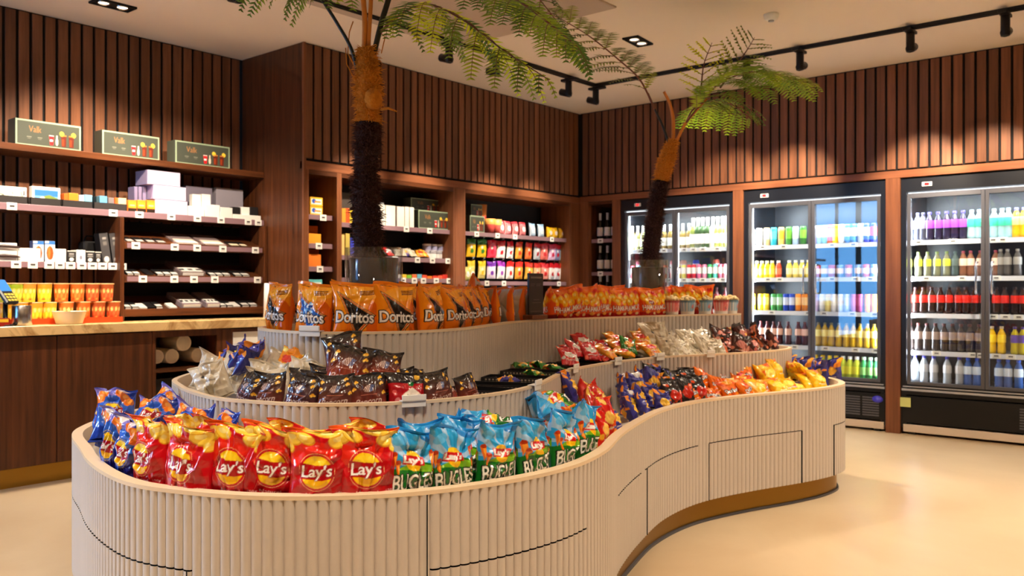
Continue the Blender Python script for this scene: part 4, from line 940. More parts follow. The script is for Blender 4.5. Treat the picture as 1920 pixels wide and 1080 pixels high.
# bay 1 second shelf
z = ZS1[1] + .004
for px0, px1, yt, col in ((638, 646, 440, (236, 196, 120)), (648, 656, 438, (200, 180, 90)), (657, 664, 446, (60, 70, 200))): yprod(px0, px1, yt, z, col, 'small pack left of the trunk', B1, cat='pack', group='small packs by the trunk')
def lying(px, z, w, L, col, art, desc, place, ang=.5, group='pouches lying on the shelf'):
    o = put_bag(art, (on_y(px, YF + .05)[0], YF + .02, z + .012), (math.radians(-62), 0, ang), w); reg(o, desc, place, 'pouch', group)
# ================================================================== printed designs for pouches
RED, DRED, YEL, PALE = (198, 10, 24), (150, 6, 14), (250, 196, 20), (250, 222, 120)
def logo(c, u, v, r, ribbon=(190, 12, 24), ring=True, tilt=.06):
    a = c.a
    if ring: c.ell(u, v, r * 1.13 / a, r * 1.13, (252, 220, 150)); c.ell(u, v, r * 1.10 / a, r * 1.10, RED if ring is True else ring)
    c.ell(u, v, r * .98 / a, r * .98, (252, 206, 20)); c.ell(u, v + r * .35, r * .7 / a, r * .5, (253, 216, 40)); c.ell(u + .02, v - r * .55, r * .6 / a, r * .3, (240, 180, 20))
    w = r * 1.12 / a; c.poly([(u - w, v - r * .42), (u - w * .93, v + r * .50), (u - w * .1, v + r * .40), (u + w * .96, v + r * .48), (u + w * 1.0, v - r * .30), (u + w * .3, v - r * .50), (u - w * .4, v - r * .44)], ribbon)
    c.text("Lay's", u, v - r * .04, 1.92 * r / a, r * .92, (255, 255, 255), rot=tilt, shear=.18, bold=.016, outline=1, oc=(120, 4, 16))
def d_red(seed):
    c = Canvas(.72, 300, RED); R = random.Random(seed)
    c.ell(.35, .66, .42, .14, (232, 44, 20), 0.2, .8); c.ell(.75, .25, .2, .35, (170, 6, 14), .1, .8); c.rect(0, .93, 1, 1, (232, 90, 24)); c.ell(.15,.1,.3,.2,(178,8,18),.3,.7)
    for u, v, rx, ry, rt in ((.12, .82, .15, .09, .5), (.30, .84, .15, .085, -.4), (.84, .83, .2, .11, .3), (.66, .93, .22, .06, -.1), (.95, .72, .1, .07, .9), (.03, .70, .07, .06, 0), (.4, .96, .14, .03, 0)):
        c.ell(u, v, rx, ry, (226, 160, 24), rt); c.ell(u - .008, v + .006, rx * .9, ry * .88, (250, 210, 70), rt); c.ell(u - .03, v + .015, rx * .45, ry * .4, (253, 232, 140), rt)
    logo(c, .46, .47, .185, ribbon=(176, 8, 20))
    c.text('Naturel', .47, .215, .34, .05, (245, 225, 215), bold=.0); c.text('120g', .84, .23, .13, .032, (245, 220, 210), bold=.01)
    c.ell(.75, .05, .2, .06, (214, 150, 60)); return c.final()
def d_blue(seed):
    c = Canvas(.72, 260, (24, 60, 170)); c.ell(.5, .5, .5, .3, (40, 96, 206), .3); c.ell(.8, .2, .4, .3, (30, 30, 120), .2); c.ell(.3,.9,.5,.1,(120,110,200))
    for u, v in ((.75, .78), (.85, .7), (.2, .84), (.1, .74), (.62, .88)): c.ell(u, v, .13, .09, (236, 120, 24), u * 3); c.ell(u + .02, v + .02, .07, .05, (250, 170, 70), u)
    c.poly([(.1, .95), (.4, .97), (.3, .86)], (230, 226, 232)); c.poly([(.5, .97), (.9, .95), (.7, .88)], (226, 216, 226))
    logo(c, .46, .48, .18, ribbon=(170, 12, 30), ring=(34, 80, 190), tilt=.1); c.text('Paprika', .5, .15, .5, .07, (240, 240, 246), shear=.2, bold=.02) if False else None
    return c.final()
def d_bugles(seed):
    c = Canvas(.70, 300, (38, 160, 226)); R = random.Random(seed)
    for a0, wd in ((.35, .22), (1.0, .3), (1.75, .18), (2.3, .32), (3.0, .14)):
        c.poly([(.45, .5), (.45 + 1.8 * math.cos(a0), .5 + 1.4 * math.sin(a0)), (.45 + 1.8 * math.cos(a0 + wd), .5 + 1.4 * math.sin(a0 + wd))], (176, 200, 230), .85)
    c.ell(.2, .8, .16, .06, (90, 180, 236), .4); c.ell(.8, .9, .2, .05, (20, 120, 200), -.2)
    c.rect(0, .94, 1, 1, (30, 140, 214))
    c.poly([(0, 0), (1, 0), (1, .55), (.7, .58), (.5, .46), (.3, .50), (0, .44)], (22, 110, 34)); c.poly([(.1, .44), (.5, .58), (1, .52), (1, .44), (.5, .46)], (120, 180, 30)); c.poly([(0, 0), (1, 0), (1, .12), (0, .1)], (8, 64, 26))
    for u, v, s in ((.88, .64, 1), (.93, .48, 1), (.08, .56, -1), (.14, .46, -1)):
        c.poly([(u - .03, v - .12), (u + .07 * s, v + .06), (u - .05 * s, v + .08)], (226, 110, 24)); c.ell(u + .01 * s, v + .07, .055, .028, (180, 50, 12), .3); c.poly([(u - .02, v - .08), (u + .03 * s, v + .04), (u - .02 * s, v + .05)], (246, 160, 50))
    r = .125; u, v = .45, .575; c.ell(u, v, r / c.a, r, (252, 196, 16)); c.ell(u, v + .02, r * .8 / c.a, r * .8, (253, 214, 40))
    c.poly([(u - .24, v - .06), (u - .22, v + .055), (u + .24, v + .07), (u + .25, v - .04)], (206, 20, 26)); c.text("Lay's", u, v, .42, .105, (255, 255, 255), rot=.05, shear=.15, bold=.02, outline=1, oc=(255, 255, 255))
    c.text('BUGLES', .49, .315, .88, .205, (248, 246, 236), rot=.13, shear=.06, bold=.012, outline=4, oc=(16, 30, 18))
    for i in range(3): c.line((.05, .04 + i * .02), (.5, .05 + i * .02), .003, (60, 130, 60))
    return c.final()
def d_dorit(kind):
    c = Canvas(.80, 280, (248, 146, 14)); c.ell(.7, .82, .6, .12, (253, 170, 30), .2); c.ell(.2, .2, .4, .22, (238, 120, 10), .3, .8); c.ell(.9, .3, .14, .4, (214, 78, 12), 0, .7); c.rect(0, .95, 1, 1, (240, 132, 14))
    t = [(.14, .80), (.93, .46), (.54, .12)]
    if kind: col = (40, 100, 190)
    else: col = (26, 20, 18)
    def sc(k): cx = sum(p[0] for p in t) / 3; cy = sum(p[1] for p in t) / 3; return [(cx + (p[0] - cx) * k, cy + (p[1] - cy) * k) for p in t]
    c.poly(sc(1.12), (60, 20, 10)); c.poly(sc(1.06), (250, 206, 120)); c.poly(sc(1.0), (196, 60, 20)); c.poly(sc(.9), (252, 190, 90)); c.poly(sc(.86), col)
    if kind: c.blobs(30, .03, [(90, 160, 220), (30, 70, 160), (200, 226, 240)], 4, (.3, .4, .6, .65))
    c.text('Doritos', .49, .42, .88, .19, (250, 246, 240), bold=.022, outline=4, oc=(30, 16, 14))
    for i in range(3): c.line((.62, .80 + i * .028), (.92, .82 + i * .028), .008, (90, 34, 10))
    c.line((.15, .93), (.4, .92), .006, (110, 44, 12)); return c.final()
def d_doritback():
    c = Canvas(.8, 160, (196, 190, 186)); c.poly([(0, 0), (.2, 0), (.12, 1), (0, 1)], (240, 110, 20)); c.poly([(1, 0), (.86, 0), (.92, 1), (1, 1)], (240, 110, 20)); c.poly([(.2, .2), (.35, .2), (.6, .9), (.5, .95)], (236, 90, 30)); c.rect(0, .93, 1, 1, (226, 120, 40))
    for i in range(9): c.line((.3, .1 + i * .04), (.8, .1 + i * .04), .004, (150, 146, 142))
    return c.final()
def d_pop(kind):
    c = Canvas(.98, 170, (38, 30, 30)); base = {0: (150, 50, 36), 1: (104, 50, 66), 2: (200, 62, 30), 3: (136, 62, 50)}[kind]
    for i in range(24): k = i / 23; col = tuple(int(a * (1 - k) + b * k) for a, b in zip(base, (42, 34, 33))); c.rect(0, k * .86, 1, k * .86 + .05, col)
    c.rect(0, .86, 1, 1, (38, 32, 31))
    if kind == 2: c.ell(.2, .1, .3, .18, (226, 70, 30), .2); c.ell(.85, .1, .2, .2, (200, 40, 24))
    for u, v in ((.17, .78), (.85, .72), (.92, .5), (.8, .86), (.1, .6)):
        for k in range(4): c.ell(u + .026 * math.cos(k * 1.7), v + .022 * math.sin(k * 2.3), .036, .026, (232, 166, 40) if k % 2 else (250, 204, 90), k)
    for k in range(8):
        s_ = -.14 + k * .034; hh = .09 * math.sqrt(max(0, 1 - (s_ / .15) ** 2)); c.line((.52 + s_ - .02, .60 - hh), (.52 + s_ + .03, .60 + hh), .009, (220, 196, 190) if k < 5 else (96, 130, 190))
    c.text('Popcorn', .5, .27, .7, .18, (240, 220, 212), rot=.08, shear=.35, bold=.0); c.line((.28, .44), (.74, .45), .006, (200, 120, 100)); return c.final()
def d_redpop():
    c = Canvas(.98, 150, (168, 14, 28)); c.rect(0, .72, 1, 1, (40, 32, 32)); c.poly([(.3, .4), (.62, .62), (.9, .4), (.6, .18)], (236, 226, 214)); c.text('Popcorn', .6, .4, .3, .07, (60, 120, 60)); c.ell(.6, .7, .08, .06, (24, 110, 50)); c.ell(.2, .3, .07, .06, (220, 130, 130)); c.ell(.12, .5, .06, .05, (220, 90, 90)); c.ell(.8, .88, .09, .07, (230, 180, 60)); return c.final()
def d_hamka(k):
    c = Canvas(.74, 230, (236, 86, 20)); c.rect(0, .84, 1, 1, (246, 112, 24)); c.rect(0, 0, 1, .30, (196, 24, 20) if k != 2 else (120, 20, 16))
    for u, v in ((.16, .70), (.5, .74), (.84, .68), (.3, .60), (.68, .58)): c.ell(u, v, .17, .115, (242, 130, 12), u * 7); c.ell(u - .01, v + .01, .145, .10, (253, 190, 24), u * 7); c.ell(u - .04, v + .03, .07, .04, (254, 230, 120), 0)
    c.ell(.2, .88, .2, .05, (250, 140, 40)); c.ell(.75, .86, .16, .05, (214, 40, 20))
    if k == 1: logo(c, .5, .58, .12, ring=(150, 14, 20))
    c.text("HAMKA'S", .5, .43, .9, .15, (252, 246, 240), rot=.04, bold=.02, outline=2, oc=(150, 20, 16)); c.ell(.3, .3, .12, .05, (250, 170, 60)); c.ell(.7, .27, .1, .04, (252, 220, 160)); return c.final()
def d_generic(base, cols, seed, white=None, dark=None, text=None, aspect=.78, h=120):
    c = Canvas(aspect, h, base); c.blobs(10, .12, cols, seed); c.ell(.5, .5, .3, .16, white or cols[0], .1)
    if dark: c.rect(0, .8, 1, 1, dark); c.rect(0, 0, 1, .1, dark)
    if text: c.text(text, .5, .48, .78, .16, (246, 240, 232), rot=.08, bold=.02, outline=2, oc=(20, 16, 16))
    c.line((.2, .25), (.8, .27), .012, (240, 236, 230)); return c.final()
def d_white(seed):
    c = Canvas(.8, 110, (214, 204, 184)); c.blobs(3, .06, [(196, 184, 160), (222, 214, 200)], seed); c.ell(.5, .3, .22, .12, (190, 178, 150)); c.ell(.35, .65, .05, .04, (60, 60, 64)); c.line((.4, .52), (.7, .5), .008, (120, 116, 120)); return c.final()
print('designs...')
def protos(name, fn, W, H, T, seeds, **kw):
    out = []
    for s_ in seeds:
        cv, cb = fn(s_), None
        out.append(bag_proto(pouch(cv, W, H, T, 100 + s_ * 7, cvb=kw.get('back'), **{k: v for k, v in kw.items() if k != 'back'}), name))
    return out
silver = d_doritback()
PR = {}
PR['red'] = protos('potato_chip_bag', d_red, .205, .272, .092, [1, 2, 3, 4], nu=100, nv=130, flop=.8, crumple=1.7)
PR['redup'] = protos('potato_chip_bag', d_red, .20, .268, .088, [5, 6], nu=80, nv=100, flop=1.3, crumple=1.7)
PR['blue'] = protos('potato_chip_bag', d_blue, .17, .25, .085, [1, 2, 3], nu=84, nv=110, flop=.7, crumple=1.8)
PR['bugles'] = protos('corn_snack_bag', d_bugles, .162, .238, .080, [1, 2, 3, 4], nu=94, nv=124, flop=.5, crumple=2.0)
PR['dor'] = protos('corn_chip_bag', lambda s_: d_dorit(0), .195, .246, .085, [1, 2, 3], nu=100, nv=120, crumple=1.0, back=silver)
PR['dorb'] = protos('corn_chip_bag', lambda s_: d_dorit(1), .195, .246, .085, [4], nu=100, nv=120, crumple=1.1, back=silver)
PR['sil'] = protos('corn_chip_bag', lambda s_: d_doritback(), .19, .24, .08, [1, 2], nu=60, nv=70, crumple=1.5, back=d_dorit(0))
PR['pop'] = protos('popcorn_bag', lambda s_: d_pop(s_ % 4), .152, .158, .062, [0, 1, 2, 3], nu=72, nv=72, crumple=.8)
PR['rpop'] = protos('popcorn_bag', lambda s_: d_redpop(), .15, .15, .055, [1], nu=60, nv=60, crumple=.8)
PR['ham'] = protos('cheese_snack_bag', d_hamka, .152, .205, .075, [0, 1, 2, 3], nu=60, nv=76, crumple=1.0)
PR['white'] = protos('white_snack_bag', d_white, .15, .16, .055, [1, 2, 3], nu=56, nv=60, crumple=1.7)
G = lambda nm, args, W, H, T, seeds, cr=1.3, n=(44, 52): protos(nm, lambda s_: d_generic(*args[:2], s_, **args[2]), W, H, T, seeds, nu=n[0], nv=n[1], crumple=cr)
PR['chili'] = G('chili_chip_bag', ((46, 40, 42), [(206, 44, 22), (230, 80, 30), (60, 50, 50)], dict(white=(200, 40, 24), dark=(40, 36, 38))), .145, .2, .06, [1, 2])
PR['black'] = G('black_snack_bag', ((30, 28, 30), [(44, 40, 42), (24, 22, 24)], dict(white=(60, 50, 50))), .14, .17, .05, [1])
PR['orange'] = G('orange_snack_bag', ((240, 116, 16), [(250, 150, 30), (214, 70, 16), (252, 176, 60)], dict(white=(236, 100, 20), text='Doritos')), .14, .17, .06, [1, 2, 3])
PR['yellow'] = G('yellow_snack_bag', ((246, 190, 10), [(252, 214, 50), (226, 150, 10), (236, 110, 20)], dict(white=(252, 224, 90))), .15, .19, .065, [1, 2, 3])
PR['purple'] = G('blue_snack_bag', ((60, 60, 150), [(40, 40, 120), (240, 170, 40), (226, 226, 232), (246, 150, 40), (70, 70, 170)], dict(white=(250, 200, 70))), .13, .17, .055, [1, 2, 3], 1.9)
PR['redchip'] = G('red_snack_bag', ((214, 34, 22), [(250, 180, 40), (240, 90, 30), (200, 20, 20), (252, 206, 90)], dict(white=(246, 196, 90))), .15, .2, .065, [1, 2, 3], 1.6)
PR['candy_r'] = G('candy_bag', ((206, 36, 40), [(240, 240, 236), (226, 60, 50), (60, 160, 160), (240, 90, 60)], dict(white=(236, 230, 226))), .12, .15, .04, [1, 2, 3])
PR['candy_g'] = G('candy_bag', ((60, 140, 50), [(240, 130, 40), (40, 120, 50), (226, 60, 40), (236, 196, 60)], dict(white=(250, 190, 80))), .12, .15, .04, [1, 2])
PR['candy_o'] = G('candy_bag', ((242, 150, 30), [(250, 200, 60), (230, 80, 30), (60, 150, 60), (250, 230, 120)], dict(white=(226, 60, 40))), .13, .16, .045, [1, 2])
PR['brown'] = G('chocolate_bag', ((70, 34, 30), [(196, 100, 90), (226, 150, 130), (50, 26, 24), (220, 110, 60)], dict(white=(206, 130, 120), dark=(40, 24, 24))), .14, .17, .055, [1, 2, 3], 1.5)
PR['redsm'] = G('wall_pouch', ((210, 24, 40), [(250, 240, 240), (240, 90, 60), (190, 10, 30)], dict(white=(250, 226, 226))), .12, .17, .035, [1, 2], 1.0, (28, 32))
print('protos done')
# ================================================================== bags on the island
DECK = {'b': ZB_ - 0.065, 'm': ZM_ - 0.05, 't': ZT_ - 0.05}
RB = random.Random(21)
def bag(tier, kind, i, px, off, dz=0.0, lean=0, yaw=0, roll=0, s=1.0, desc='', place='', cat='snack bag', group=None, p=None, seals=None, cam=None):
    if p is None: q, n = rim_at(tier, px, off)
    else: q, n = Vector(p), Vector((p[0] - 4.9, p[1] - 2.9)).normalized()
    ya = math.atan2(n.x, -n.y) + math.radians(yaw)
    if cam is not None: ya = math.atan2(-q.x, q.y) + math.radians(cam)
    pr = PR[kind][i % len(PR[kind])]
    o = put_bag(pr, (q.x, q.y, DECK[tier] + 0.002 + dz), (math.radians(-lean), math.radians(roll), ya), s, seals if seals is not None else True)
    reg(o, desc, place, cat, group); return o
LF, LR = 'in the lower front row', 'in the lower back row'
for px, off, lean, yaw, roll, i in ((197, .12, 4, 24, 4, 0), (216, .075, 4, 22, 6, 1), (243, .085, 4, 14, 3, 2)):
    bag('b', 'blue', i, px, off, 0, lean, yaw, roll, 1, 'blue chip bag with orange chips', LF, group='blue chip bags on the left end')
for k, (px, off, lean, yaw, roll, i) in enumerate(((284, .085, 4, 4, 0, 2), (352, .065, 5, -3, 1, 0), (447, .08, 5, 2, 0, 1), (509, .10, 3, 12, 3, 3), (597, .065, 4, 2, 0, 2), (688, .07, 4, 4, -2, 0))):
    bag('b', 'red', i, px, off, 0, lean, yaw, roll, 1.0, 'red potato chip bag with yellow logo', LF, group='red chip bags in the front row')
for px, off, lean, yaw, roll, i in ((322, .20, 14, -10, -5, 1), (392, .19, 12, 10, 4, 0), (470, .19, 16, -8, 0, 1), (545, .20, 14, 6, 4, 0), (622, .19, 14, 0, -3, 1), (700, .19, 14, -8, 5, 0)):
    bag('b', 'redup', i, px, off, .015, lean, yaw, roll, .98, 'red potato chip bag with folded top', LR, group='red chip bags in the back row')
for px, off, lean, yaw, roll, i in ((768, .07, 4, 5, 2, 0), (850, .07, 3, 2, -2, 1), (926, .075, 3, 0, 3, 2), (998, .07, 3, 6, -3, 3), (1052, .075, 3, 0, 4, 0), (1094, .08, 3, -6, 6, 1)):
    bag('b', 'bugles', i, px, off, .008, lean, yaw, roll, 1.0, 'blue and green corn snack bag', LF, group='blue corn snack bags in the front row')
for px, off, lean, yaw, roll, i in ((792, .17, 12, 5, 0, 2), (860, .17, 10, -6, 4, 0), (915, .17, 14, 10, -6, 1)):
    bag('b', 'bugles', i, px, off, .02, lean, yaw, roll, .98, 'blue corn snack bag standing behind', LR, group='blue corn snack bags in the back row')
bag('b', 'bugles', 3, 990, .13, .155, 74, 4, -50, 1.15, 'blue corn snack bag lying tilted on top', 'above the front blue bags')
bag('b', 'bugles', 0, 1088, .16, .15, 74, 6, -56, 1.3, 'largest tilted blue corn snack bag', 'on top of the right blue bags')
H1 = 'in the heap at the bend'
for px, off, dz, lean, yaw, roll, i, s in ((1128, .07, 0, 8, 0, 5, 0, .9), (1143, .10, 0, 12, -15, -6, 1, .95), (1122, .19, .02, 20, 10, 26, 2, .95), (1090, .22, .06, 40, -10, -36, 0, .95), (1112, .27, .03, 20, 0, 14, 1, 1.0), (1045, .27, .09, 50, 40, 20, 2, .8), (1138, .26, .02, 22, 4, -20, 2, .95)):
    bag('b', 'redchip', i, px, off, dz, lean, yaw, roll, s, 'crumpled red snack bag with chips', H1, group='crumpled red bags at the bend')
bag('b', 'purple', 0, 1080, .31, .12, 25, 20, -10, 1.05, 'blue and orange snack bag poking up left', H1)
def heap(tier, kind, px0, px1, n, offs, desc, place, group, s=(.9, 1.05), lean=(10, 60), rise=.35, seed=1, base=0.0):
    R = random.Random(seed)
    for k in range(n):
        r = k % len(offs); px = px0 + (px1 - px0) * (k + .5) / n + R.uniform(-3, 3); off = offs[r]
        dz = base + max(0, (off - .1)) * rise + R.uniform(0, .015)
        bag(tier, kind, R.randrange(9), px, off, dz, R.uniform(*lean), R.uniform(-28, 28), R.uniform(-14, 14), R.uniform(*s), desc, place, group=group, seals=(kind in ('pop',)))
heap('b', 'purple', 1160, 1262, 15, (.07, .24, .15, .30), 'small blue and yellow snack bag', 'in the heap right of the bend', 'blue and yellow bags right of the bend', seed=3, s=(.85, 1.0), lean=(5, 30))
heap('b', 'black', 1212, 1250, 3, (.30, .26), 'plain black snack bag', 'behind the blue heap, lower tier', 'black bags behind the heap', seed=5, s=(.9, 1.0), lean=(10, 30))
for px, off, dz, lean, yaw, i in ((1266, .08, 0, 16, -12, 0), (1290, .08, 0, 14, -6, 1), (1314, .09, .0, 16, 0, 0), (1268, .2, .03, 18, -10, 1), (1298, .2, .03, 16, 0, 0)):
    bag('b', 'chili', i, px, off, dz, lean, yaw, 0, .95, 'black chip bag with red flames', 'left of the orange heap', group='black and red chip bags')
heap('b', 'orange', 1300, 1450, 20, (.08, .20, .12, .28, .16), 'orange corn snack bag', 'in the lower orange heap', 'orange snack bags in the heap', s=(.8, .95), lean=(25, 70), seed=8, rise=.3)
heap('b', 'redchip', 1405, 1450, 3, (.25, .16), 'small red snack bag', 'between orange and yellow heaps, lower tier', None, s=(.7, .8), lean=(40, 70), seed=18)
heap('b', 'yellow', 1440, 1556, 14, (.09, .21, .13, .27), 'yellow snack bag', 'in the lower yellow heap', 'yellow snack bags in the heap', s=(.8, 1.0), lean=(30, 75), seed=11, rise=.4)
for k in range(8):
    t = k / 7; bag('b', 'purple', k, 0, 0, .02, 8, RB.uniform(-20, 20) + 10, RB.uniform(-6, 6), 1.0, 'upright blue snack bag', 'at the lower right end', group='blue bags at the far right end', p=(5.66 + .13 * (k % 2) , 2.42 - .36 * t + .02 * (k % 2)))
# left end heap of blue bags
for p, dz, lean, yaw, roll, i in (((1.50, 3.00), .10, 55, 20, 10, 0), ((1.46, 2.88), .02, 20, 10, -8, 1), ((1.52, 3.12), .03, 30, 20, 0, 2), ((1.56, 3.18), .10, 50, -20, 12, 1), ((1.46, 2.74), .08, 45, 0, 8, 2), ((1.55, 3.34), .06, 35, 30, 0, 0), ((1.50, 2.62), .06, 40, -30, -8, 0), ((1.48, 3.02), .0, 12, 5, 0, 2)):
    o = bag('b', 'blue' if dz > .05 else 'purple', i, 0, 0, dz, lean, yaw, roll, .95, 'crumpled blue snack bag' if dz > .05 else 'small crumpled blue snack bag', 'in the heap at the left end', group='crumpled blue bags at the left end', p=p)
    n = Vector((-1, -.45)).normalized(); o.rotation_euler[2] = math.atan2(n.x, -n.y) + math.radians(yaw)
# ---- middle tier
MF, MT = 'in the middle tier front row', 'on top of the middle tier popcorn pile'
PD = 'dark popcorn bag with kernels'
for px, off, lean, yaw, roll, i in ((456, .075, 8, -8, 10, 1), (497, .075, 10, 0, -3, 3), (556, .075, 8, 0, 6, 1), (626, .07, 10, 0, -2, 3), (692, .07, 10, 2, 0, 0), (826, .075, 8, 2, -6, 3), (884, .08, 10, 4, -4, 0)):
    bag('m', 'pop', i, px, off, .0, lean + 8, yaw, roll, .92 if px < 870 else .76, PD, MF, group='dark popcorn bags in the front row')
bag('m', 'rpop', 0, 762, .075, 0, 12, 0, 0, .95, 'red and black popcorn bag with cream diamond', MF)
bag('m', 'rpop', 0, 585, .17, .0, 14, 0, 0, .95, 'red popcorn bag half hidden', 'behind the middle front row')
bag('m', 'pop', 2, 645, .145, .065, 26, -6, 8, 1.14, 'tilted orange-brown popcorn bag', MT); bag('m', 'pop', 2, 716, .155, .065, 22, 4, 6, 1.0, 'orange-brown popcorn bag on the right', MT)
bag('m', 'pop', 0, 650, .25, .12, 18, 4, -8, 1.0, 'topmost dark popcorn bag', MT)
for px, off, dz, lean, i in ((520, .17, .0, 20, 0), (605, .2, .02, 25, 3), (680, .22, .03, 20, 0), (745, .18, .01, 25, 3), (800, .2, .01, 40, 0), (850, .18, 0, 50, 0)):
    bag('m', 'pop', i, px, off, dz, lean, RB.uniform(-15, 15), RB.uniform(-8, 8), .93, 'half hidden dark popcorn bag', 'behind the middle front row', group='half hidden popcorn bags')
WL = 'at the left end of the middle tier'
for x, y, dz, lean, yaw, roll, i in ((1.76, 2.93, .01, 12, 30, -26, 0), (1.84, 2.76, .0, 14, 35, 6, 1), (1.80, 2.64, .0, 18, 40, -8, 2), (1.86, 3.05, .03, 30, 30, 12, 0), (1.93, 2.86, .05, 40, 40, 20, 1), (1.95, 2.70, .04, 35, 30, -20, 2), (1.90, 2.60, .03, 30, 45, 10, 0), (1.96, 2.98, .08, 45, 30, -30, 1), (1.86, 3.2, .02, 20, 30, 10, 2)):
    bag('m', 'white', i, 0, 0, dz, lean, yaw, roll, 1.0, 'crumpled white snack bag', WL, group='white bags at the left end', p=(x, y))
bag('m', 'candy_o', 0, 0, 0, .10, 40, 30, 10, .8, 'yellow and white snack bag', WL, p=(1.98, 2.84)); bag('m', 'candy_o', 1, 0, 0, .06, 40, 30, 10, .8, 'yellow snack bag behind', WL, p=(1.86, 3.12))
for k, (x, y) in enumerate(((1.93, 3.1), (1.90, 3.0), (1.96, 3.22))): bag('m', 'purple', k, 0, 0, .10, 40, -60, 10, .9, 'blue snack bag on top', WL, p=(x, y), group='blue bags above the white bags')
# black perforated trays set crosswise between the tiers
for k, px in enumerate((905, 938, 970, 1002, 1034, 1066, 1100, 1140, 1185)):
    q, n = rim_at('m', px, .19); ya = math.atan2(n.x, -n.y); e = MB(); w, L, h = .145, .30, .034
    for b_ in ((-w / 2, -L / 2, 0, w / 2, L / 2, .004), (-w / 2, -L / 2, 0, -w / 2 + .006, L / 2, h), (w / 2 - .006, -L / 2, 0, w / 2, L / 2, h), (-w / 2, -L / 2, 0, w / 2, -L / 2 + .006, h), (-w / 2, L / 2 - .006, 0, w / 2, L / 2, h)): e.box(*b_, 0, bev=.001)
    for sx in (-w / 2 - .0006, w / 2 + .0001):
        for r in range(2):
            for c_ in range(16): y = -L / 2 + .025 + c_ * .0165; e.box(sx, y, .010 + r * .011, sx + .0005, y + .008, .017 + r * .011, 1)
    for c_ in range(7): e.box(-w / 2 + .012 + c_ * .018, -L / 2 - .0006, .010, -w / 2 + .02 + c_ * .018, -L / 2, .022, 1)
    o = e.build('perforated_tray', [m_black, plain((150, 140, 126))]); o.location = (q.x, q.y, DECK['m'] + .003); o.rotation_euler = (0, 0, ya)
    reg(o, 'black perforated tray', 'set across the middle tier', 'tray', 'black perforated trays')
CT = 'in the black trays'
bag('m', 'purple', 1, 962, .19, .025, 84, 80, 0, .62, 'single light blue snack pack', CT)
for px, off, yaw, i, kd in ((1000, .30, 60, 0, 'candy_g'), (1022, .30, 80, 1, 'candy_g'), (1008, .14, 90, 0, 'candy_g'), (1052, .14, 70, 1, 'candy_g')):
    bag('m', kd, i, px, off, .022, 78, yaw, 0, .8, 'green and orange candy bag', CT, group='green candy bags in trays')
heap('m', 'candy_r', 1070, 1160, 10, (.10, .22, .15, .28), 'red and white candy bag', 'right of the black trays', 'red candy bags on the middle tier', s=(.85, 1.0), lean=(40, 78), seed=31, base=.035, rise=.25)
heap('m', 'candy_g', 1130, 1205, 5, (.28, .14), 'green and orange candy bag', 'among the middle tier candy heap', 'green candy bags in the heap', s=(.85, 1.0), lean=(40, 78), seed=32, base=.035, rise=.25)
heap('m', 'candy_o', 1150, 1240, 9, (.10, .24, .17, .3), 'orange and yellow candy bag', 'by the white paper bags', 'orange candy bags on the middle tier', s=(.85, 1.0), lean=(40, 78), seed=33, base=.035, rise=.3)
bag('m', 'white', 0, 1236, .24, .04, 12, -10, -10, 1.25, 'tallest upright white paper bag', 'at the left of the right-hand white heap')
heap('m', 'white', 1242, 1350, 13, (.09, .2, .14, .27), 'cream white snack bag', 'in the right white heap', 'white bags in the right heap', s=(.85, 1.05), lean=(30, 75), seed=34, base=.01, rise=.35)
heap('m', 'brown', 1345, 1466, 13, (.09, .22, .14, .27), 'dark brown and pink chocolate bag', 'at the middle tier right end', 'chocolate bags on the middle tier', s=(.85, 1.02), lean=(10, 50), seed=35, rise=.4)
bag('m', 'redchip', 0, 1405, .2, .08, 50, 10, 0, .8, 'red snack bag on top of the chocolate bags', 'at the middle tier right end')
# ---- top tier
TF = 'in the top front row'
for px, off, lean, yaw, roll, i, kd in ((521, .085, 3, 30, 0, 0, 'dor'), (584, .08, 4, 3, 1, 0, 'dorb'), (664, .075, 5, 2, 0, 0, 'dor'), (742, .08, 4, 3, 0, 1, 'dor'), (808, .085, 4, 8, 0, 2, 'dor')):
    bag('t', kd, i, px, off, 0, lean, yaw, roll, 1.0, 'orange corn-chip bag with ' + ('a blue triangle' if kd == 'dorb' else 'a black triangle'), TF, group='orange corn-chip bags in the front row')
for px, off, yaw, i in ((850, .09, 58, 0), (873, .10, 70, 1), (890, .11, 78, 2), (906, .115, 82, 0)):
    bag('t', 'dor', i, px, off, 0, 3, 0, 0, .96, 'orange corn-chip bag turned edge-on', TF, group='orange bags turned edge-on', cam=yaw)
for px, off, yaw, i in ((924, .11, 112, 0), (945, .10, 128, 1), (966, .12, 140, 0), (986, .13, 165, 1)):
    bag('t', 'dor', i, px, off, 0, 4, 0, 0, .93, 'silver-backed chip bag seen from behind', TF, group='silver-backed chip bags', cam=yaw)
bag('t', 'sil', 1, 884, .17, .035, 4, -20, 24, 1.0, 'tilted silver and orange chip bag poking up', 'behind the edge-on bags on the top tier')
for px, i, roll in ((560, 1, -6), (636, 2, 12), (700, 0, -10), (775, 1, 4)): bag('t', 'dor', i, px, .19 if px != 700 else .18, .0, 6, 0, roll, .98, 'second row orange corn-chip bag', 'behind the top front row', group='orange bags in the second row')
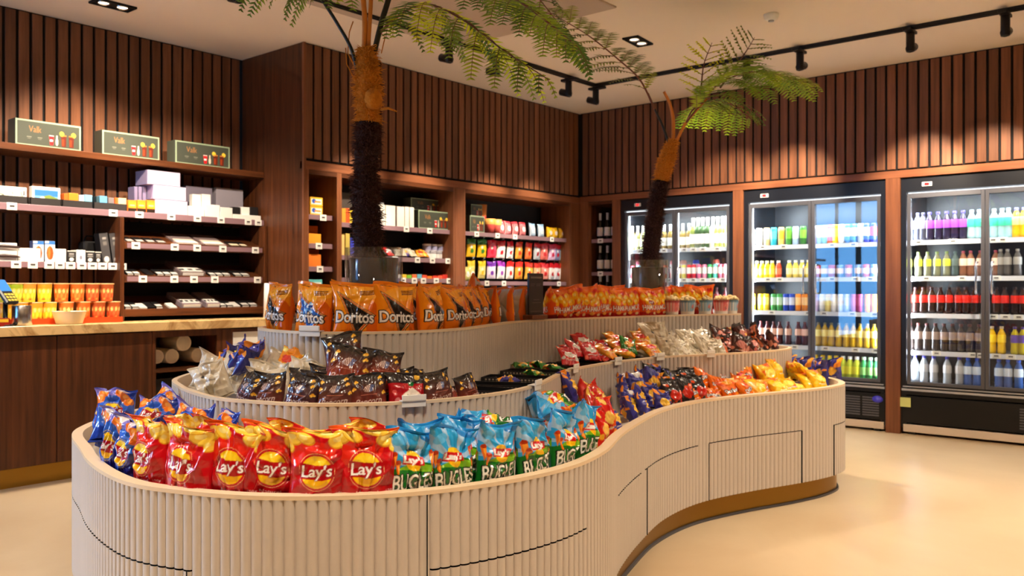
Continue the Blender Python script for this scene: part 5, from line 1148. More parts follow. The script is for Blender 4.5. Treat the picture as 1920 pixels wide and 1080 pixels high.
# menu sign on a small wooden foot
q, n = rim_at('t', 1003, .02); sg = empty('table_sign', (q.x, q.y, ZT_ + .002), math.atan2(n.x, -n.y)); tag(sg, 'dark brown menu sign on a wooden foot between orange bags on the top tier', 'sign')
mb = MB(); mb.box(-.075, -.035, 0, .075, .03, .024, 0, bev=.003); mb.build('foot', m_post, sg)
c = Canvas(.64, 200, (58, 46, 42)); c.rect(.1, .88, .9, .925, (128, 118, 110))
for u0, u1, v in ((.08, .42, .74), (.5, .86, .74), (.08, .36, .70), (.5, .8, .70), (.3, .72, .36), (.22, .84, .29), (.1, .9, .08)): c.rect(u0, v, u1, v + .012, (120, 108, 98))
o = obj('sign_face', panel(c.final(), .134, .222, 70, 110), sg, (0, -.009, .024)); mb = MB(); mb.box(-.067, -.0065, .024, .067, .004, .247, 0, bev=.001); mb.build('sign_board', plain((52, 42, 38)), sg)
for k, (px, off, yaw, i) in enumerate(((1036, .10, 40, 2), (1058, .08, 8, 0), (1082, .09, 4, 1 - 1), (1108, .08, 0, 3), (1132, .10, 4, 0), (1158, .08, 0, 3), (1182, .08, -4, 0), (1214, .075, 0, 1), (1234, .1, 4, 0))):
    bag('t', 'ham', i, px, off, .0, 4, yaw, 0, 1.1, 'orange-red cheese snack bag', TF, group='orange-red cheese snack bags')
for k, px in enumerate((1070, 1100, 1125, 1150, 1250, 1272, 1296, 1318)): bag('t', 'ham', k + 2, px, .17, .02, 8, RB.uniform(-14, 14), RB.uniform(-4, 4), 1.08, 'orange-red cheese snack bag', 'in the top second row', group='cheese snack bags in the second row')
# popcorn tubs
def pop_tub(px, off, col):
    q, n = rim_at('t', px, off); cv = Canvas(4.2, 60, (240, 236, 232))
    for k in range(16): cv.rect(k / 16, .45, k / 16 + .04, .92, col)
    for u in (.25, .75): cv.ell(u - .0, .66, .055, .22, tuple(int(v * .8 + 40) for v in col)); cv.ell(u, .67, .03, .12, (222, 130, 120)); cv.line((u + .0, .6), (u + .03, .52), .02, (40, 40, 60))
    cv.rect(0, .92, 1, 1, tuple(int(v * .7) for v in col)); cv.final()
    th = np.linspace(0, 2 * PI, 49); vv = np.linspace(0, 1, 14); T, V_ = np.meshgrid(th, vv); h = .125; rr = .038 + .016 * V_
    o = obj('popcorn_tub', grid_mesh('tub', np.stack([rr * np.sin(T), -rr * np.cos(T), V_ * h], -1), cv.at(T / (2 * PI) % 1, V_), m_print)); R = random.Random(int(px)); mb = MB()
    for k in range(34):
        a = R.uniform(0, 2 * PI); r = .046 * math.sqrt(R.random()); z = h - .004 + (.026 * (1 - (r / .05) ** 2)) + R.uniform(-.004, .006); s = R.uniform(.009, .013)
        mb.lathe([(0, -s), (s * .7, -s * .7), (s, 0), (s * .7, s * .7), (0, s)], 7, cx=r * math.cos(a), cy=r * math.sin(a), cz=z, cap=False)
    mb.build('popcorn', plain((246, 224, 170), .7), o)['kind'] = 'stuff'
    o.location = (q.x, q.y, DECK['t'] + .003); o.rotation_euler = (0, 0, math.atan2(n.x, -n.y) + PI * .5); return o
mcol = ((226, 84, 90), (120, 176, 214), (120, 176, 214), (226, 84, 90), (120, 176, 214))
for px, c_ in zip((1259, 1289, 1321, 1352, 1378), mcol):
    o = pop_tub(px, .07, c_); o.location.z += .012; reg(o, '%s striped popcorn tub' % ('red' if c_[0] > 200 else 'blue'), 'at the top tier right end', 'popcorn tub', 'striped popcorn tubs')

# ================================================================== pouches in the back-wall bays
z = ZS1[1] + .004
for px, kd, ang, sc in ((735, 'candy_r', .3, .9), (752, 'white', -.4, .8), (766, 'purple', .5, .7), (778, 'white', .3, .8), (790, 'candy_o', -.5, .75), (804, 'candy_o', .6, .7)):
    o = put_bag(PR[kd][0], (on_y(px, YF + .02)[0], YF + .02, z + .01), (math.radians(-50), 0, ang), sc, False); reg(o, {'candy_r': 'magenta', 'white': 'white', 'purple': 'blue', 'candy_o': 'orange and white'}[kd] + ' pouch', 'on the second shelf behind palm', 'pouch', 'pouches on the second shelf')
for row, (px0, n) in enumerate(((800, 4), (768, 5))):
    for k in range(n):
        px = px0 + k * 11.5 + (0 if row == 0 else 0); x = on_y(px, YF + .1 - .07 * row)[0]
        mb = MB(); mb.lathe([(0, 0), (.04, 0), (.041, .004), (.041, .06), (.043, .062), (.043, .068), (0, .068)], 18); o = mb.build('small_tub', plain((206, 204, 214), .4))
        m2 = MB(); m2.lathe([(.0415, .012), (.0415, .05)], 18, cap=False); m2.build('printed_label', plain((150, 150, 186) if row == 0 else (236, 234, 232), .5), o); o.location = (x, YF + .17 - .07 * row, z + (0 if row else 0.0) + (.072 if row == 0 else 0)); 
        if row == 0:
            o.location.y = YF + .10
        else: o.location = (on_y(798 + k * 11.5, YF + .1)[0], YF + .10, z)
        reg(o, ('upper' if row == 0 else 'lower') + ' pale lidded tub', 'on the second shelf behind palm', 'tub', 'stacked pale tubs')
z = ZS1[2] + .004
R_ = random.Random(4)
for k in range(11):
    px = 744 + k * 9.6; col = [(240, 240, 236), (236, 200, 60), (130, 200, 60), (240, 120, 60), (110, 190, 220), (236, 90, 60), (240, 130, 40), (226, 60, 40), (230, 90, 60), (214, 60, 50), (240, 236, 230)][k]
    yprod(px, px + 8.8, 516 + R_.uniform(-2, 2), z, col, 'low colourful sweet box', 'on the third shelf behind palm', cat='box', group='low sweet boxes')
# bay 2: top shelf
z = ZS2[0] + .004
gift(881, 908, 0, YF + .01, z, 'small dark gift box at the left end of the candy bay', .1, .165); gift(883, 904, 0, YF + .13, z, 'lower rear dark gift box in the candy bay', .08, .17); gift(883, 904, 0, YF + .13, z + .171, 'upper rear dark gift box in the candy bay', .08, .12)
def cone_cup(px, dy, z, col, band, desc, r=.052, h=.13):
    mb = MB(); mb.lathe([(0, 0), (r * .72, 0), (r * .88, h * .62)], 24, cap=False); o = mb.build('paper_cup', plain(col, .4)); m2 = MB(); m2.lathe([(r * .885, h * .62), (r, h), (r * .95, h), (0, h * .96)], 24, cap=False); m2.build('rim_band', plain(band, .4), o)
    o.location = (on_y(px, YF + dy)[0], YF + dy, z); reg(o, desc, 'atop the candy bay shelf', 'cup', 'red and orange paper cups'); return o
cone_cup(918, .05, z, (226, 90, 84), (240, 170, 90), 'front red and orange cup', .06, .15); cone_cup(930, .07, z, (226, 100, 90), (240, 180, 100), 'red and orange cup', .06, .15); cone_cup(903, .17, z + .0, (190, 60, 60), (214, 140, 70), 'tall rear red and orange cup', .055, .30)
def sbag(px, col, st, desc, h=.155, w=.105, top=None):
    cv = Canvas(.7, 90, col); 
    for k in range(7): cv.rect(k / 7 + .02, .05, k / 7 + .075, .8, st)
    cv.ell(.5, .45, .28, .18, (246, 236, 232)); cv.rect(0, .86, 1, 1, top or col); cv.final()
    o = put_bag(bag_proto(pouch(cv, w, h, .06, int(px), nu=26, nv=32, crumple=.6), 'striped_candy_bag'), (on_y(px, YF)[0], YF + .04, z), (math.radians(-4), 0, 0), 1, False); reg(o, desc, 'atop the candy bay shelf', 'candy bag', 'striped candy bags'); return o
for px in (945, 957, 971, 985): sbag(px, (226, 60, 76), (246, 200, 200), 'pink and white striped candy bag')
for px in (1004, 1020): sbag(px, (150, 190, 226), (240, 244, 248), 'blue and white striped candy bag')
for px in (1036, 1046, 1058): sbag(px, (248, 186, 20), (252, 210, 70), 'yellow candy bag', .13, .1)
# hooks with hanging pouches
hookcols = [[((60, 130, 40), (250, 200, 40)), ((50, 130, 40), (250, 206, 30)), ((206, 20, 50), (240, 60, 90)), ((210, 20, 40), (250, 230, 230)), ((214, 24, 40), (250, 240, 236)), ((226, 60, 30), (250, 170, 60)), ((220, 40, 30), (246, 130, 60)), ((190, 30, 40), (200, 210, 220)), ((206, 40, 50), (236, 120, 110)), ((200, 30, 70), (226, 190, 230)), ((196, 30, 50), (140, 150, 200)), ((190, 40, 50), (170, 190, 190))],
            [((236, 200, 60), (246, 226, 120)), ((246, 206, 50), (250, 230, 140)), ((110, 40, 170), (240, 226, 250)), ((150, 60, 180), (250, 250, 250)), ((226, 40, 40), (250, 236, 230)), ((230, 50, 40), (250, 170, 60)), ((226, 60, 40), (250, 200, 80)), ((210, 50, 40), (240, 200, 150)), ((206, 30, 40), (236, 150, 130)), ((200, 30, 40), (246, 240, 240)), ((196, 24, 40), (240, 240, 250)), ((206, 60, 40), (250, 236, 236))]]
HP = {}
for r, (zt, y0, nm) in enumerate(((1.745, .055, 'upper'), (1.535, .03, 'lower'))):
    for k in range(12):
        px = [882, 902, 921, 938, 955, 972, 990, 1006, 1020, 1034, 1044, 1054][k]; a, b = hookcols[r][k]; cv = Canvas(.66, 60, b); cv.rect(0, .68, 1, 1, a); cv.ell(.5, .45, .34, .22, b); cv.ell(.5, .35, .2, .12, a); cv.ell(.4, .56, .12, .07, (250, 246, 240)); cv.final()
        X = on_y(px, YF + .06)[0]; o = put_bag(bag_proto(pouch(cv, .125, .195, .035, 300 + r * 20 + k, nu=24, nv=30, crumple=.8), 'hanging_pouch'), (X, YF + .06, zt - .20), (math.radians(4), 0, R_.uniform(-.15, .15)), 1, False)
        reg(o, '%s hanging pouch' % ('green and yellow' if a[1] > 100 and a[0] < 100 else 'yellow' if a[1] > 150 else 'purple and white' if a[2] > 150 else 'red and %s' % ('white' if sum(b) > 690 else 'orange' if b[0] > 230 and b[2] < 120 else 'grey')), 'on the %s hooks of the candy bay' % nm, 'candy pouch', 'pouches on the %s hooks' % nm)
        mb = MB(); mb.tube([(0, .33, 0), (0, -.02, 0), (0, -.03, .012)], .003, 6); mb.box(-.012, -.034, .006, .012, -.031, .024); h_ = mb.build('display_hook', m_steel); h_.location = (X, YF + .05, zt - .006); reg(h_, 'steel display hook', 'in the %s hook row of the candy bay' % nm, 'hook', 'display hooks')
for k in range(2): cone = sbag(881 + k * 9, (190, 190, 110), (226, 214, 150), 'small pale yellow bag low on the left'); cone.location.z = ZS2[1] + .004
# ================================================================== drinks coolers
ZSH = (1.655, 1.345, 1.03, .71)
def cooler(y0, y1, nm, label, labels, blue=False, note=False):
    """y0<y1; front faces -X. local frame: x to the right as seen (=-Y world), y into the cabinet"""
    ym = (y0 + y1) / 2; e = empty('drinks_cooler', (XB + .02, ym, 0), -PI / 2); tag(e, label, 'drinks cooler', 'black glass-door drinks coolers'); w = (y1 - y0) / 2; D = .66
    def part(name, boxes, m, parent=None, bev=0.0):
        mb = MB()
        for b in boxes: mb.box(*b, 0, bev=bev)
        return mb.build(name, m, parent or e)
    part('housing', [(-w, 0, .06, -w + .045, D, 2.185), (w - .045, 0, .06, w, D, 2.185), (-w + .045, 0, 2.07, w - .045, D, 2.185), (-w + .045, D - .03, .38, w - .045, D, 2.07), (-w + .045, .03, .40, w - .045, D, .43)], m_black)
    part('lower_panel', [(-w + .01, -.005, .10, w - .01, .03, .33), (-w + .01, -.012, .34, w - .01, .03, .372)], m_blackm, bev=.003)
    part('sill_trim', [(-w + .01, -.014, .374, w - .01, .02, .392), (-w + .02, -.016, .405, w - .02, .0, .414)], m_grey)
    part('plinth', [(-w + .02, -.004, .022, w - .02, .05, .085)], mat('cream_plinth_%s' % nm, srgb(214, 196, 176), .4), bev=.002)
    part('levelling_foot', [(-w + .06, .02, 0, -w + .11, .07, .022), (w - .11, .02, 0, w - .06, .07, .022)], m_black)
    g = []
    for gx in ((w - .40, w - .22), (w - .2, w - .06)):
        for k in range(8): g.append((gx[0], -.008, .13 + k * .022, gx[1], -.004, .142 + k * .022))
    part('vent_grille', g, m_greyd)
    part('light_strip', [(-w + .05, .035, 2.045, w - .05, .06, 2.065)], m_led)
    for x in (-w + .05, -.008, w - .062): part('light_strip', [(x, .075, .45, x + .012, .085, 2.03)], m_led)
    # doors
    for s, (xa, xb) in ((-1, (-w + .05, -.002)), (1, (.002, w - .05))):
        d = part('door', [(xa, .0, .425, xa + .028, .028, 2.055), (xb - .028, .0, .425, xb, .028, 2.055), (xa + .028, .0, .425, xb - .028, .028, .453), (xa + .028, .0, 2.015, xb - .028, .028, 2.055)], m_greyd if nm != 'c' else m_greyd, bev=.002)
        part('pane', [(xa + .02, .012, .445, xb - .02, .016, 2.025)], m_glass, d)
        hx = (xb - .055) if s < 0 else (xa + .055); mb = MB(); mb.tube([(hx, 0.01, 1.46), (hx, -.04, 1.455), (hx, -.045, 1.42), (hx, -.045, 1.24), (hx, -.04, 1.205), (hx, .01, 1.20)], .0085, 10); mb.build('handle', m_steel, d)
    hd = part('display', [(-w + .17, -.006, 2.11, -w + .25, .001, 2.145)], m_white, bev=.002)
    mb = MB()
    for k, x in enumerate((-w + .193, -w + .212)):
        for b in ((x, -.0075, 2.134, x + .012, -.006, 2.137), (x, -.0075, 2.1265, x + .012, -.006, 2.1295), (x, -.0075, 2.118, x + .012, -.006, 2.121), (x + .010, -.0075, 2.121, x + .013, -.006, 2.137)): mb.box(*b)
    mb.box(-w + .19, -.0068, 2.115, -w + .228, -.006, 2.14, 1); mb.build('digits', [m_red_led, plain((110, 10, 14))], hd)
    for zi, z in enumerate(ZSH):
        sh = part('shelf', [(-w + .055, .10, z - .012, w - .055, D - .035, z)], m_greyd)
        part('front_rail', [(-w + .055, .088, z - .036, w - .055, .10, z + .003)], plain((222, 226, 236), .3), sh)
        for px in labels[zi]:
            y = on_x(px, XB + .11)[1]; tagstrip(sh, ym - y, z - .014, .07, .04, .087)
    if blue: mb = MB(); mb.lathe([(0, 0), (.03, 0), (.03, .004), (0, .006)], 24); mb.v = [(v[0] * 1.5, -v[2], v[1]) for v in mb.v]; b = mb.build('blue_badge', plain((70, 66, 210), .3), e); b.location = (w - .07, -.008, .28)
    if note: part('yellow_note', [(-w + .0, -.02, .235, -w + .085, -.016, .315)], plain((206, 210, 130), .5))
    for s in (-1, 1):
        a = area((XB + .11, ym + s * (w - .06), 1.25), (XB + .5, ym + s * (w - .40), 1.25), 9, .03, 1.5, (.86, .94, 1.0))
    a = area((XB + .12, ym, 2.03), (XB + .35, ym, 1.2), 9, w * 1.8, .03, (.88, .95, 1.0)); a.rotation_euler = (0, math.radians(-25), 0); a.data.size, a.data.size_y = .03, w * 1.8
    return e
cooler(3.79, 5.09, 'a', 'black drinks cooler of wine bottles behind the rear palm', ((1180, 1200, 1245, 1283, 1300, 1318, 1345), (1180, 1254, 1283, 1300, 1318, 1337, 1355), (), ()))
cooler(2.365, 3.685, 'b', 'middle black drinks cooler of cans with a blue oval badge', ((1412, 1430, 1469, 1560, 1600), (1415, 1440, 1462, 1560, 1604, 1632), (1408, 1447, 1515, 1545, 1598, 1640), (1490, 1548, 1604, 1642)), blue=True)
cooler(.95, 2.245, 'c', 'right black drinks cooler of bottles with a yellow note', ((1700, 1722, 1787, 1862, 1880), (1700, 1737, 1804, 1848, 1868), (1700, 1845, 1862, 1885, 1910), (1700, 1756, 1824, 1838, 1868, 1895)), note=True)
# ---------------------------------------------------------------- drinks: one proto per look, then copies
DP = {}
def lathe_obj(name, prof, m, n=16): mb = MB(); mb.lathe(prof, n, cap=False); return mb.mesh(name, m)
def drink(kind, body, label=None, cap=None, liquid=True):
    k = (kind, body, label, cap)
    if k in DP: return DP[k]
    parts = []
    if kind == 'can':
        r, h = .033, .115; pr = [(0, .002), (r * .8, 0), (r, .008), (r, h - .012), (r * .82, h), (r * .76, h - .004), (0, h - .004)]; nm = 'drink_can'
        parts.append(('printed_band', lathe_obj('band', [(r + .0004, h * .3), (r + .0004, h * .72)], plain(label or body, .3)))); parts.append(('lid', lathe_obj('lid', [(r * .84, h - .001), (r * .78, h + .001), (0, h - .003)], m_steel)))
    elif kind == 'slim':
        r, h = .0265, .155; pr = [(0, .002), (r * .8, 0), (r, .008), (r, h - .014), (r * .8, h), (0, h - .003)]; nm = 'drink_can'
        parts.append(('printed_band', lathe_obj('band', [(r + .0004, h * .35), (r + .0004, h * .8)], plain(label or body, .3)))); parts.append(('lid', lathe_obj('lid', [(r * .82, h), (r * .76, h + .001), (0, h - .002)], m_steel)))
    elif kind == 'wine':
        r, h = .037, .30; pr = [(0, .004), (r * .9, 0), (r, .006), (r, h * .56), (r * .85, h * .64), (r * .42, h * .74), (r * .38, h * .8)]; nm = 'wine_bottle'
        parts.append(('foil', lathe_obj('foil', [(r * .46, h * .66), (r * .42, h * .8), (r * .44, h * .99), (r * .40, h), (0, h)], plain(cap, .3)))); parts.append(('label', lathe_obj('label', [(r + .0005, h * .14), (r + .0005, h * .46)], plain(label, .5))))
    elif kind == 'small':      # small juice bottle
        r, h = .029, .165; pr = [(0, .002), (r * .85, 0), (r, .006), (r, h * .62), (r * .75, h * .76), (r * .48, h * .86), (r * .46, h * .9)]; nm = 'juice_bottle'
        parts.append(('cap', lathe_obj('cap', [(r * .56, h * .87), (r * .56, h), (0, h)], plain(cap, .4)))); parts.append(('label', lathe_obj('label', [(r + .0005, h * .2), (r + .0005, h * .55)], plain(label, .5))))
    else:                       # half-litre soft drink bottle
        r, h = .0325, .225; pr = [(0, .006), (r * .6, 0), (r * .95, .006), (r, .03), (r * .9, h * .32), (r * .93, h * .42), (r, h * .5), (r, h * .64), (r * .8, h * .76), (r * .42, h * .88), (r * .38, h * .92)]; nm = 'drink_bottle'
        parts.append(('cap', lathe_obj('cap', [(r * .46, h * .91), (r * .46, h * .99), (r * .4, h), (0, h)], plain(cap, .4)))); parts.append(('label', lathe_obj('label', [(r * 1.008, h * .42 if kind == 'pet' else h * .3), (r * 1.012, h * .5), (r * 1.012, h * .64), (r * .93, h * .70)], plain(label, .4))))
    DP[k] = (nm, lathe_obj(nm, pr, plain(body, .18 if kind not in ('can', 'slim') else .3)), parts, h); return DP[k]
def put_drink(pr, loc, rz=0.0, s=1.0):
    nm, me, parts, h = pr; o = bpy.data.objects.new(nm, me); C.objects.link(o); o.location = loc; o.scale = (s, s, s); o.rotation_euler = (0, 0, rz)
    for n_, m_ in parts: k = bpy.data.objects.new(n_, m_); C.objects.link(k); k.parent = o
    return o
SN = ('top shelf', 'second shelf', 'third shelf', 'fourth shelf', 'bottom')
CN = {'a': 'wine cooler', 'b': 'middle cooler', 'c': 'right cooler'}
def row(cl, sh, items, X=XB + .165, s=1.0, dx=.0):
    z = (ZSH + (.43,))[sh] + .002
    for px, pr, desc, cat in items:
        p = on_x(px, X + dx); o = put_drink(pr, (X + dx, p[1], z), RB.uniform(0, 6), s)
        reg(o, desc, 'on the %s, %s' % (SN[sh], CN[cl]) if sh < 4 else 'at the bottom, %s' % CN[cl], cat, '%s on the %s of the %s' % (cat + 's', SN[sh], CN[cl]))
def run(px0, px1, n): return [px0 + (px1 - px0) * i / max(1, n - 1) for i in range(n)]
# wine cooler
G1, G2, G3 = (120, 130, 60), (60, 84, 50), (150, 150, 90)
it = []
for px in run(1176, 1216, 5): it.append((px, drink('wine', (150, 150, 96), (232, 232, 200), (240, 240, 232)), 'pale green wine bottle with white foil', 'bottle'))
for px in run(1234, 1292, 6): it.append((px, drink('wine', (140, 116, 60), (240, 236, 220), (244, 244, 240)), 'amber wine bottle with white label', 'bottle'))
row('a', 0, it, s=.86)
it = [(px, drink('wine', b, (238, 236, 226), (240, 240, 214)), d, 'bottle') for px, b, d in ((1300, G1, 'olive wine bottle'), (1309, G2, 'dark green wine bottle'), (1318, G2, 'dark green wine bottle'), (1327, G2, 'dark green wine bottle'), (1337, (226, 226, 210), 'pale wine bottle'), (1346, (180, 190, 90), 'yellow-green wine bottle'), (1355, (176, 186, 90), 'yellow-green wine bottle'), (1362, (196, 196, 110), 'yellow-green wine bottle'))]
row('a', 0, it, s=1.03)
it = []
cs = [(236, 150, 160), (200, 60, 70), (120, 190, 214), (230, 90, 40), (240, 240, 230), (240, 210, 70), (236, 226, 120), (214, 40, 50), (226, 60, 80), (230, 110, 150), (236, 140, 170), (60, 160, 90), (90, 200, 170), (214, 90, 110), (206, 120, 130)]
nmz = ['pink', 'dark red', 'pale blue', 'orange', 'white', 'yellow', 'pale yellow', 'red', 'bright red', 'magenta', 'light pink', 'green', 'mint', 'rose', 'dusty rose']
for px, c_, d in zip((1178, 1187, 1198, 1248, 1262, 1272, 1282, 1292, 1301, 1311, 1321, 1331, 1341, 1351, 1360), cs, nmz): it.append((px, drink('slim', c_, (246, 240, 236)), d + ' tall can', 'can'))
row('a', 1, it, s=.92)
for px, c_, d in ((1176, (190, 50, 70), 'dark red'), (1186, (226, 110, 130), 'pink'), (1194, (226, 100, 130), 'pink'), (1262, (240, 150, 150), 'pale pink'), (1270, (236, 160, 140), 'peach'), (1282, (240, 180, 160), 'peach'), (1305, (70, 80, 190), 'blue'), (1343, (200, 90, 70), 'brick red')):
    row('a', 1, [(px, drink('slim', c_, (246, 220, 220)), d + ' can at the back', 'can')], s=1.25, dx=.12)
for px in run(1180, 1360, 12): row('a', 2, [(px, drink('pet', (60, 20, 24), (120, 30, 34), (60, 20, 20)), 'dark red bottle', 'bottle')])
# middle cooler
it = [(px, drink('slim', c_, l_), d, 'can') for px, c_, l_, d in ((1410, (226, 226, 222), (200, 206, 200), 'pale grey tall can'), (1424, (230, 232, 228), (206, 210, 206), 'pale grey tall can'), (1438, (226, 190, 130), (240, 226, 190), 'beige tall can'), (1451, (40, 170, 190), (90, 210, 220), 'turquoise tall can'), (1465, (236, 196, 100), (240, 170, 50), 'gold tall can'), (1479, (60, 130, 40), (110, 180, 50), 'green tall can'), (1492, (170, 196, 226), (220, 230, 240), 'pale blue tall can'), (1506, (50, 110, 40), (120, 190, 50), 'green tall can'), (1527, (226, 190, 226), (240, 230, 244), 'lilac tall can'), (1537, (140, 190, 226), (200, 226, 240), 'light blue tall can'), (1547, (130, 200, 220), (190, 226, 236), 'light blue tall can'), (1557, (226, 90, 60), (240, 170, 150), 'red-orange tall can'), (1567, (250, 200, 30), (252, 220, 90), 'yellow tall can'), (1578, (240, 240, 244), (250, 250, 250), 'white tall can'), (1590, (80, 140, 210), (226, 230, 240), 'blue and white tall can'), (1602, (80, 140, 210), (226, 230, 240), 'blue and white tall can'), (1614, (180, 200, 226), (240, 240, 246), 'silver blue tall can'), (1626, (50, 60, 190), (220, 226, 240), 'deep blue tall can'), (1638, (40, 50, 180), (210, 60, 60), 'blue and red tall can'))]
row('b', 0, it, s=1.12)
it = [(px, drink('small', (250, 206, 30), (250, 220, 80), (250, 240, 200)), 'yellow juice bottle', 'bottle') for px in run(1410, 1448, 5)] + [(1460, drink('small', (230, 80, 40), (240, 130, 80), (250, 236, 230)), 'red juice bottle', 'bottle')] + [(px, drink('small', (240, 214, 90), (246, 236, 180), (250, 246, 230)), 'pale yellow juice bottle', 'bottle') for px in run(1480, 1516, 4)]
it += [(px, drink('can', (110, 140, 190) if i % 2 else (180, 60, 60), (236, 214, 214)), ('blue' if i % 2 else 'red') + ' short can with white circle', 'can') for i, px in enumerate((1533, 1546, 1560, 1575, 1591, 1609, 1624, 1640))]
row('b', 1, it)
it = []
for px in (1411, 1427, 1437): it.append((px, drink('slim', (246, 206, 40), (250, 226, 120)), 'yellow tall can', 'can'))
for px in (1451, 1462): it.append((px, drink('slim', (60, 150, 70), (180, 214, 190)), 'green tall can', 'can'))
for px in (1474, 1485): it.append((px, drink('slim', (20, 60, 180), (190, 200, 230)), 'blue tall can', 'can'))
for px in (1497, 1509): it.append((px, drink('slim', (246, 140, 20), (250, 200, 130)), 'orange tall can', 'can'))
for px, c_, d in ((1530, (226, 200, 236), 'lilac'), (1542, (240, 240, 240), 'white'), (1553, (246, 220, 120), 'cream yellow'), (1564, (244, 236, 226), 'cream'), (1576, (236, 240, 240), 'white'), (1588, (190, 206, 240), 'pale blue'), (1601, (190, 90, 150), 'magenta'), (1613, (190, 90, 150), 'magenta'), (1627, (250, 150, 20), 'orange'), (1639, (250, 150, 20), 'orange')): it.append((px, drink('slim', c_, tuple(min(255, v + 20) for v in c_)), d + ' tall can', 'can'))
row('b', 2, it, s=1.05)
it = [(px, drink('pet', (70, 24, 30), (226, 180, 160), (90, 30, 30)), 'dark red bottle with pale label', 'bottle') for px in (1427, 1439, 1451, 1462, 1478, 1497, 1509)] + [(px, drink('pet', (190, 150, 20), (246, 226, 130), (120, 100, 30)), 'golden bottle with pale label', 'bottle') for px in (1535, 1547, 1559, 1573, 1587, 1600, 1613, 1626, 1639)]
row('b', 3, it, s=.97)
for px in (1530, 1543, 1556, 1568, 1581, 1594, 1607, 1620, 1632, 1644):
    yw = px < 1612; row('b', 4, [(px, drink('small', (200, 214, 60) if yw else (60, 160, 90), (240, 236, 60) if yw else (150, 220, 120), (250, 206, 30) if px < 1570 else (246, 246, 240) if yw else (190, 226, 196)), ('yellow-green' if yw else 'green') + ' small bottle', 'bottle')], s=1.2)
# right cooler
def pets(cl, sh, pxs, body, lab, cap, desc, s=1.08): row(cl, sh, [(px, drink('pet', body, lab, cap), desc, 'bottle') for px in pxs], s=s)
pets('c', 0, (1706, 1721, 1731), (60, 62, 76), (130, 130, 150), (60, 60, 90), 'smoky grey bottle'); pets('c', 0, (1743, 1759, 1775, 1790, 1806), (36, 30, 52), (150, 70, 190), (70, 60, 170), 'dark cola bottle with purple label'); pets('c', 0, (1822, 1836, 1864, 1879, 1891), (150, 190, 190), (60, 200, 150), (150, 200, 230), 'clear bottle with green label'); pets('c', 0, (1906, 1920), (236, 170, 30), (246, 220, 130), (90, 90, 200), 'orange bottle with pale label')
pets('c', 1, (1703, 1722, 1739, 1757, 1775), (110, 112, 90), (214, 220, 70), (90, 110, 60), 'grey bottle with lime label', .95); pets('c', 1, (1791,), (70, 84, 84), (84, 98, 96), (50, 70, 70), 'dark grey-green bottle', .95); pets('c', 1, (1806, 1820, 1838, 1867), (120, 80, 60), (232, 200, 180), (120, 40, 60), 'iced tea bottle with cream label', .95); pets('c', 1, (1876, 1889, 1908), (80, 76, 74), (150, 146, 140), (120, 116, 110), 'grey bottle', .98)
pets('c', 2, (1703, 1716, 1731, 1747, 1763, 1779, 1797, 1811, 1827, 1845, 1868, 1884, 1903, 1918), (36, 16, 14), (214, 40, 30), (40, 20, 20), 'cola bottle with red label', 1.0)
pets('c', 3, (1706, 1722, 1738, 1754, 1770, 1786, 1802, 1818, 1836), (56, 48, 46), (150, 130, 120), (90, 36, 36), 'dark bottle with brown-grey label', 1.05); pets('c', 3, (1860, 1878), (230, 180, 20), (250, 214, 40), (226, 200, 160), 'yellow bottle', 1.0); pets('c', 3, (1903, 1918), (190, 170, 30), (90, 60, 160), (60, 50, 120), 'yellow bottle with purple label', 1.0)
pets('c', 4, (1716, 1733, 1751, 1776, 1799), (176, 182, 190), (206, 208, 212), (60, 56, 170), 'clear water bottle with purple cap', 1.05); pets('c', 4, (1815, 1832, 1847, 1873, 1890, 1910), (60, 100, 170), (214, 226, 240), (40, 90, 210), 'blue water bottle with white label', 1.05)
# wine niche between the corner and the cooler
nz = empty('wall_shelf_unit', (XB, (5.19 + 5.50) / 2, 0), -PI / 2); tag(nz, 'narrow dark wine niche between the corner and the first cooler', 'shelf unit', 'built-in walnut shelf bays'); w = .155
mb = MB(); mb.box(-w, .45, 0, w, .47, 2.19); mb.build('back_panel', m_dark, nz); mb = MB(); mb.box(-w, 0, 2.16, w, .45, 2.19); mb.build('top_panel', m_wood, nz)
for s in (-1, 1): mb = MB(); mb.box(s * w, 0.061, 0, s * (w - .004), .45, 2.16); mb.build('side_panel', m_wood, nz)
for z in (1.78, 1.42, 1.1):
    mb = MB(); mb.box(-w + .005, .06, z - .02, w - .005, .449, z); sh = mb.build('shelf', m_dark, nz); mb = MB(); mb.box(-w + .005, .05, z - .034, w - .005, .06, z + .006, 0, bev=.002); mb.build('front_rail', m_lip, sh); tagstrip(sh, -.03, z - .014, .07, .05, .05)
for z, nm in ((1.782, 'upper'), (1.422, 'middle'), (1.102, 'lower')):
    for k, yy in enumerate((5.245, 5.335, 5.43)):
        o = put_drink(drink('wine', (28, 22, 22), (220, 214, 206), (190, 186, 180)), (XB + .13 + .0 * k, yy, z), 0, .98); reg(o, 'dark wine bottle with white label', 'on the %s niche shelf' % nm, 'bottle', 'wine bottles in the corner niche')
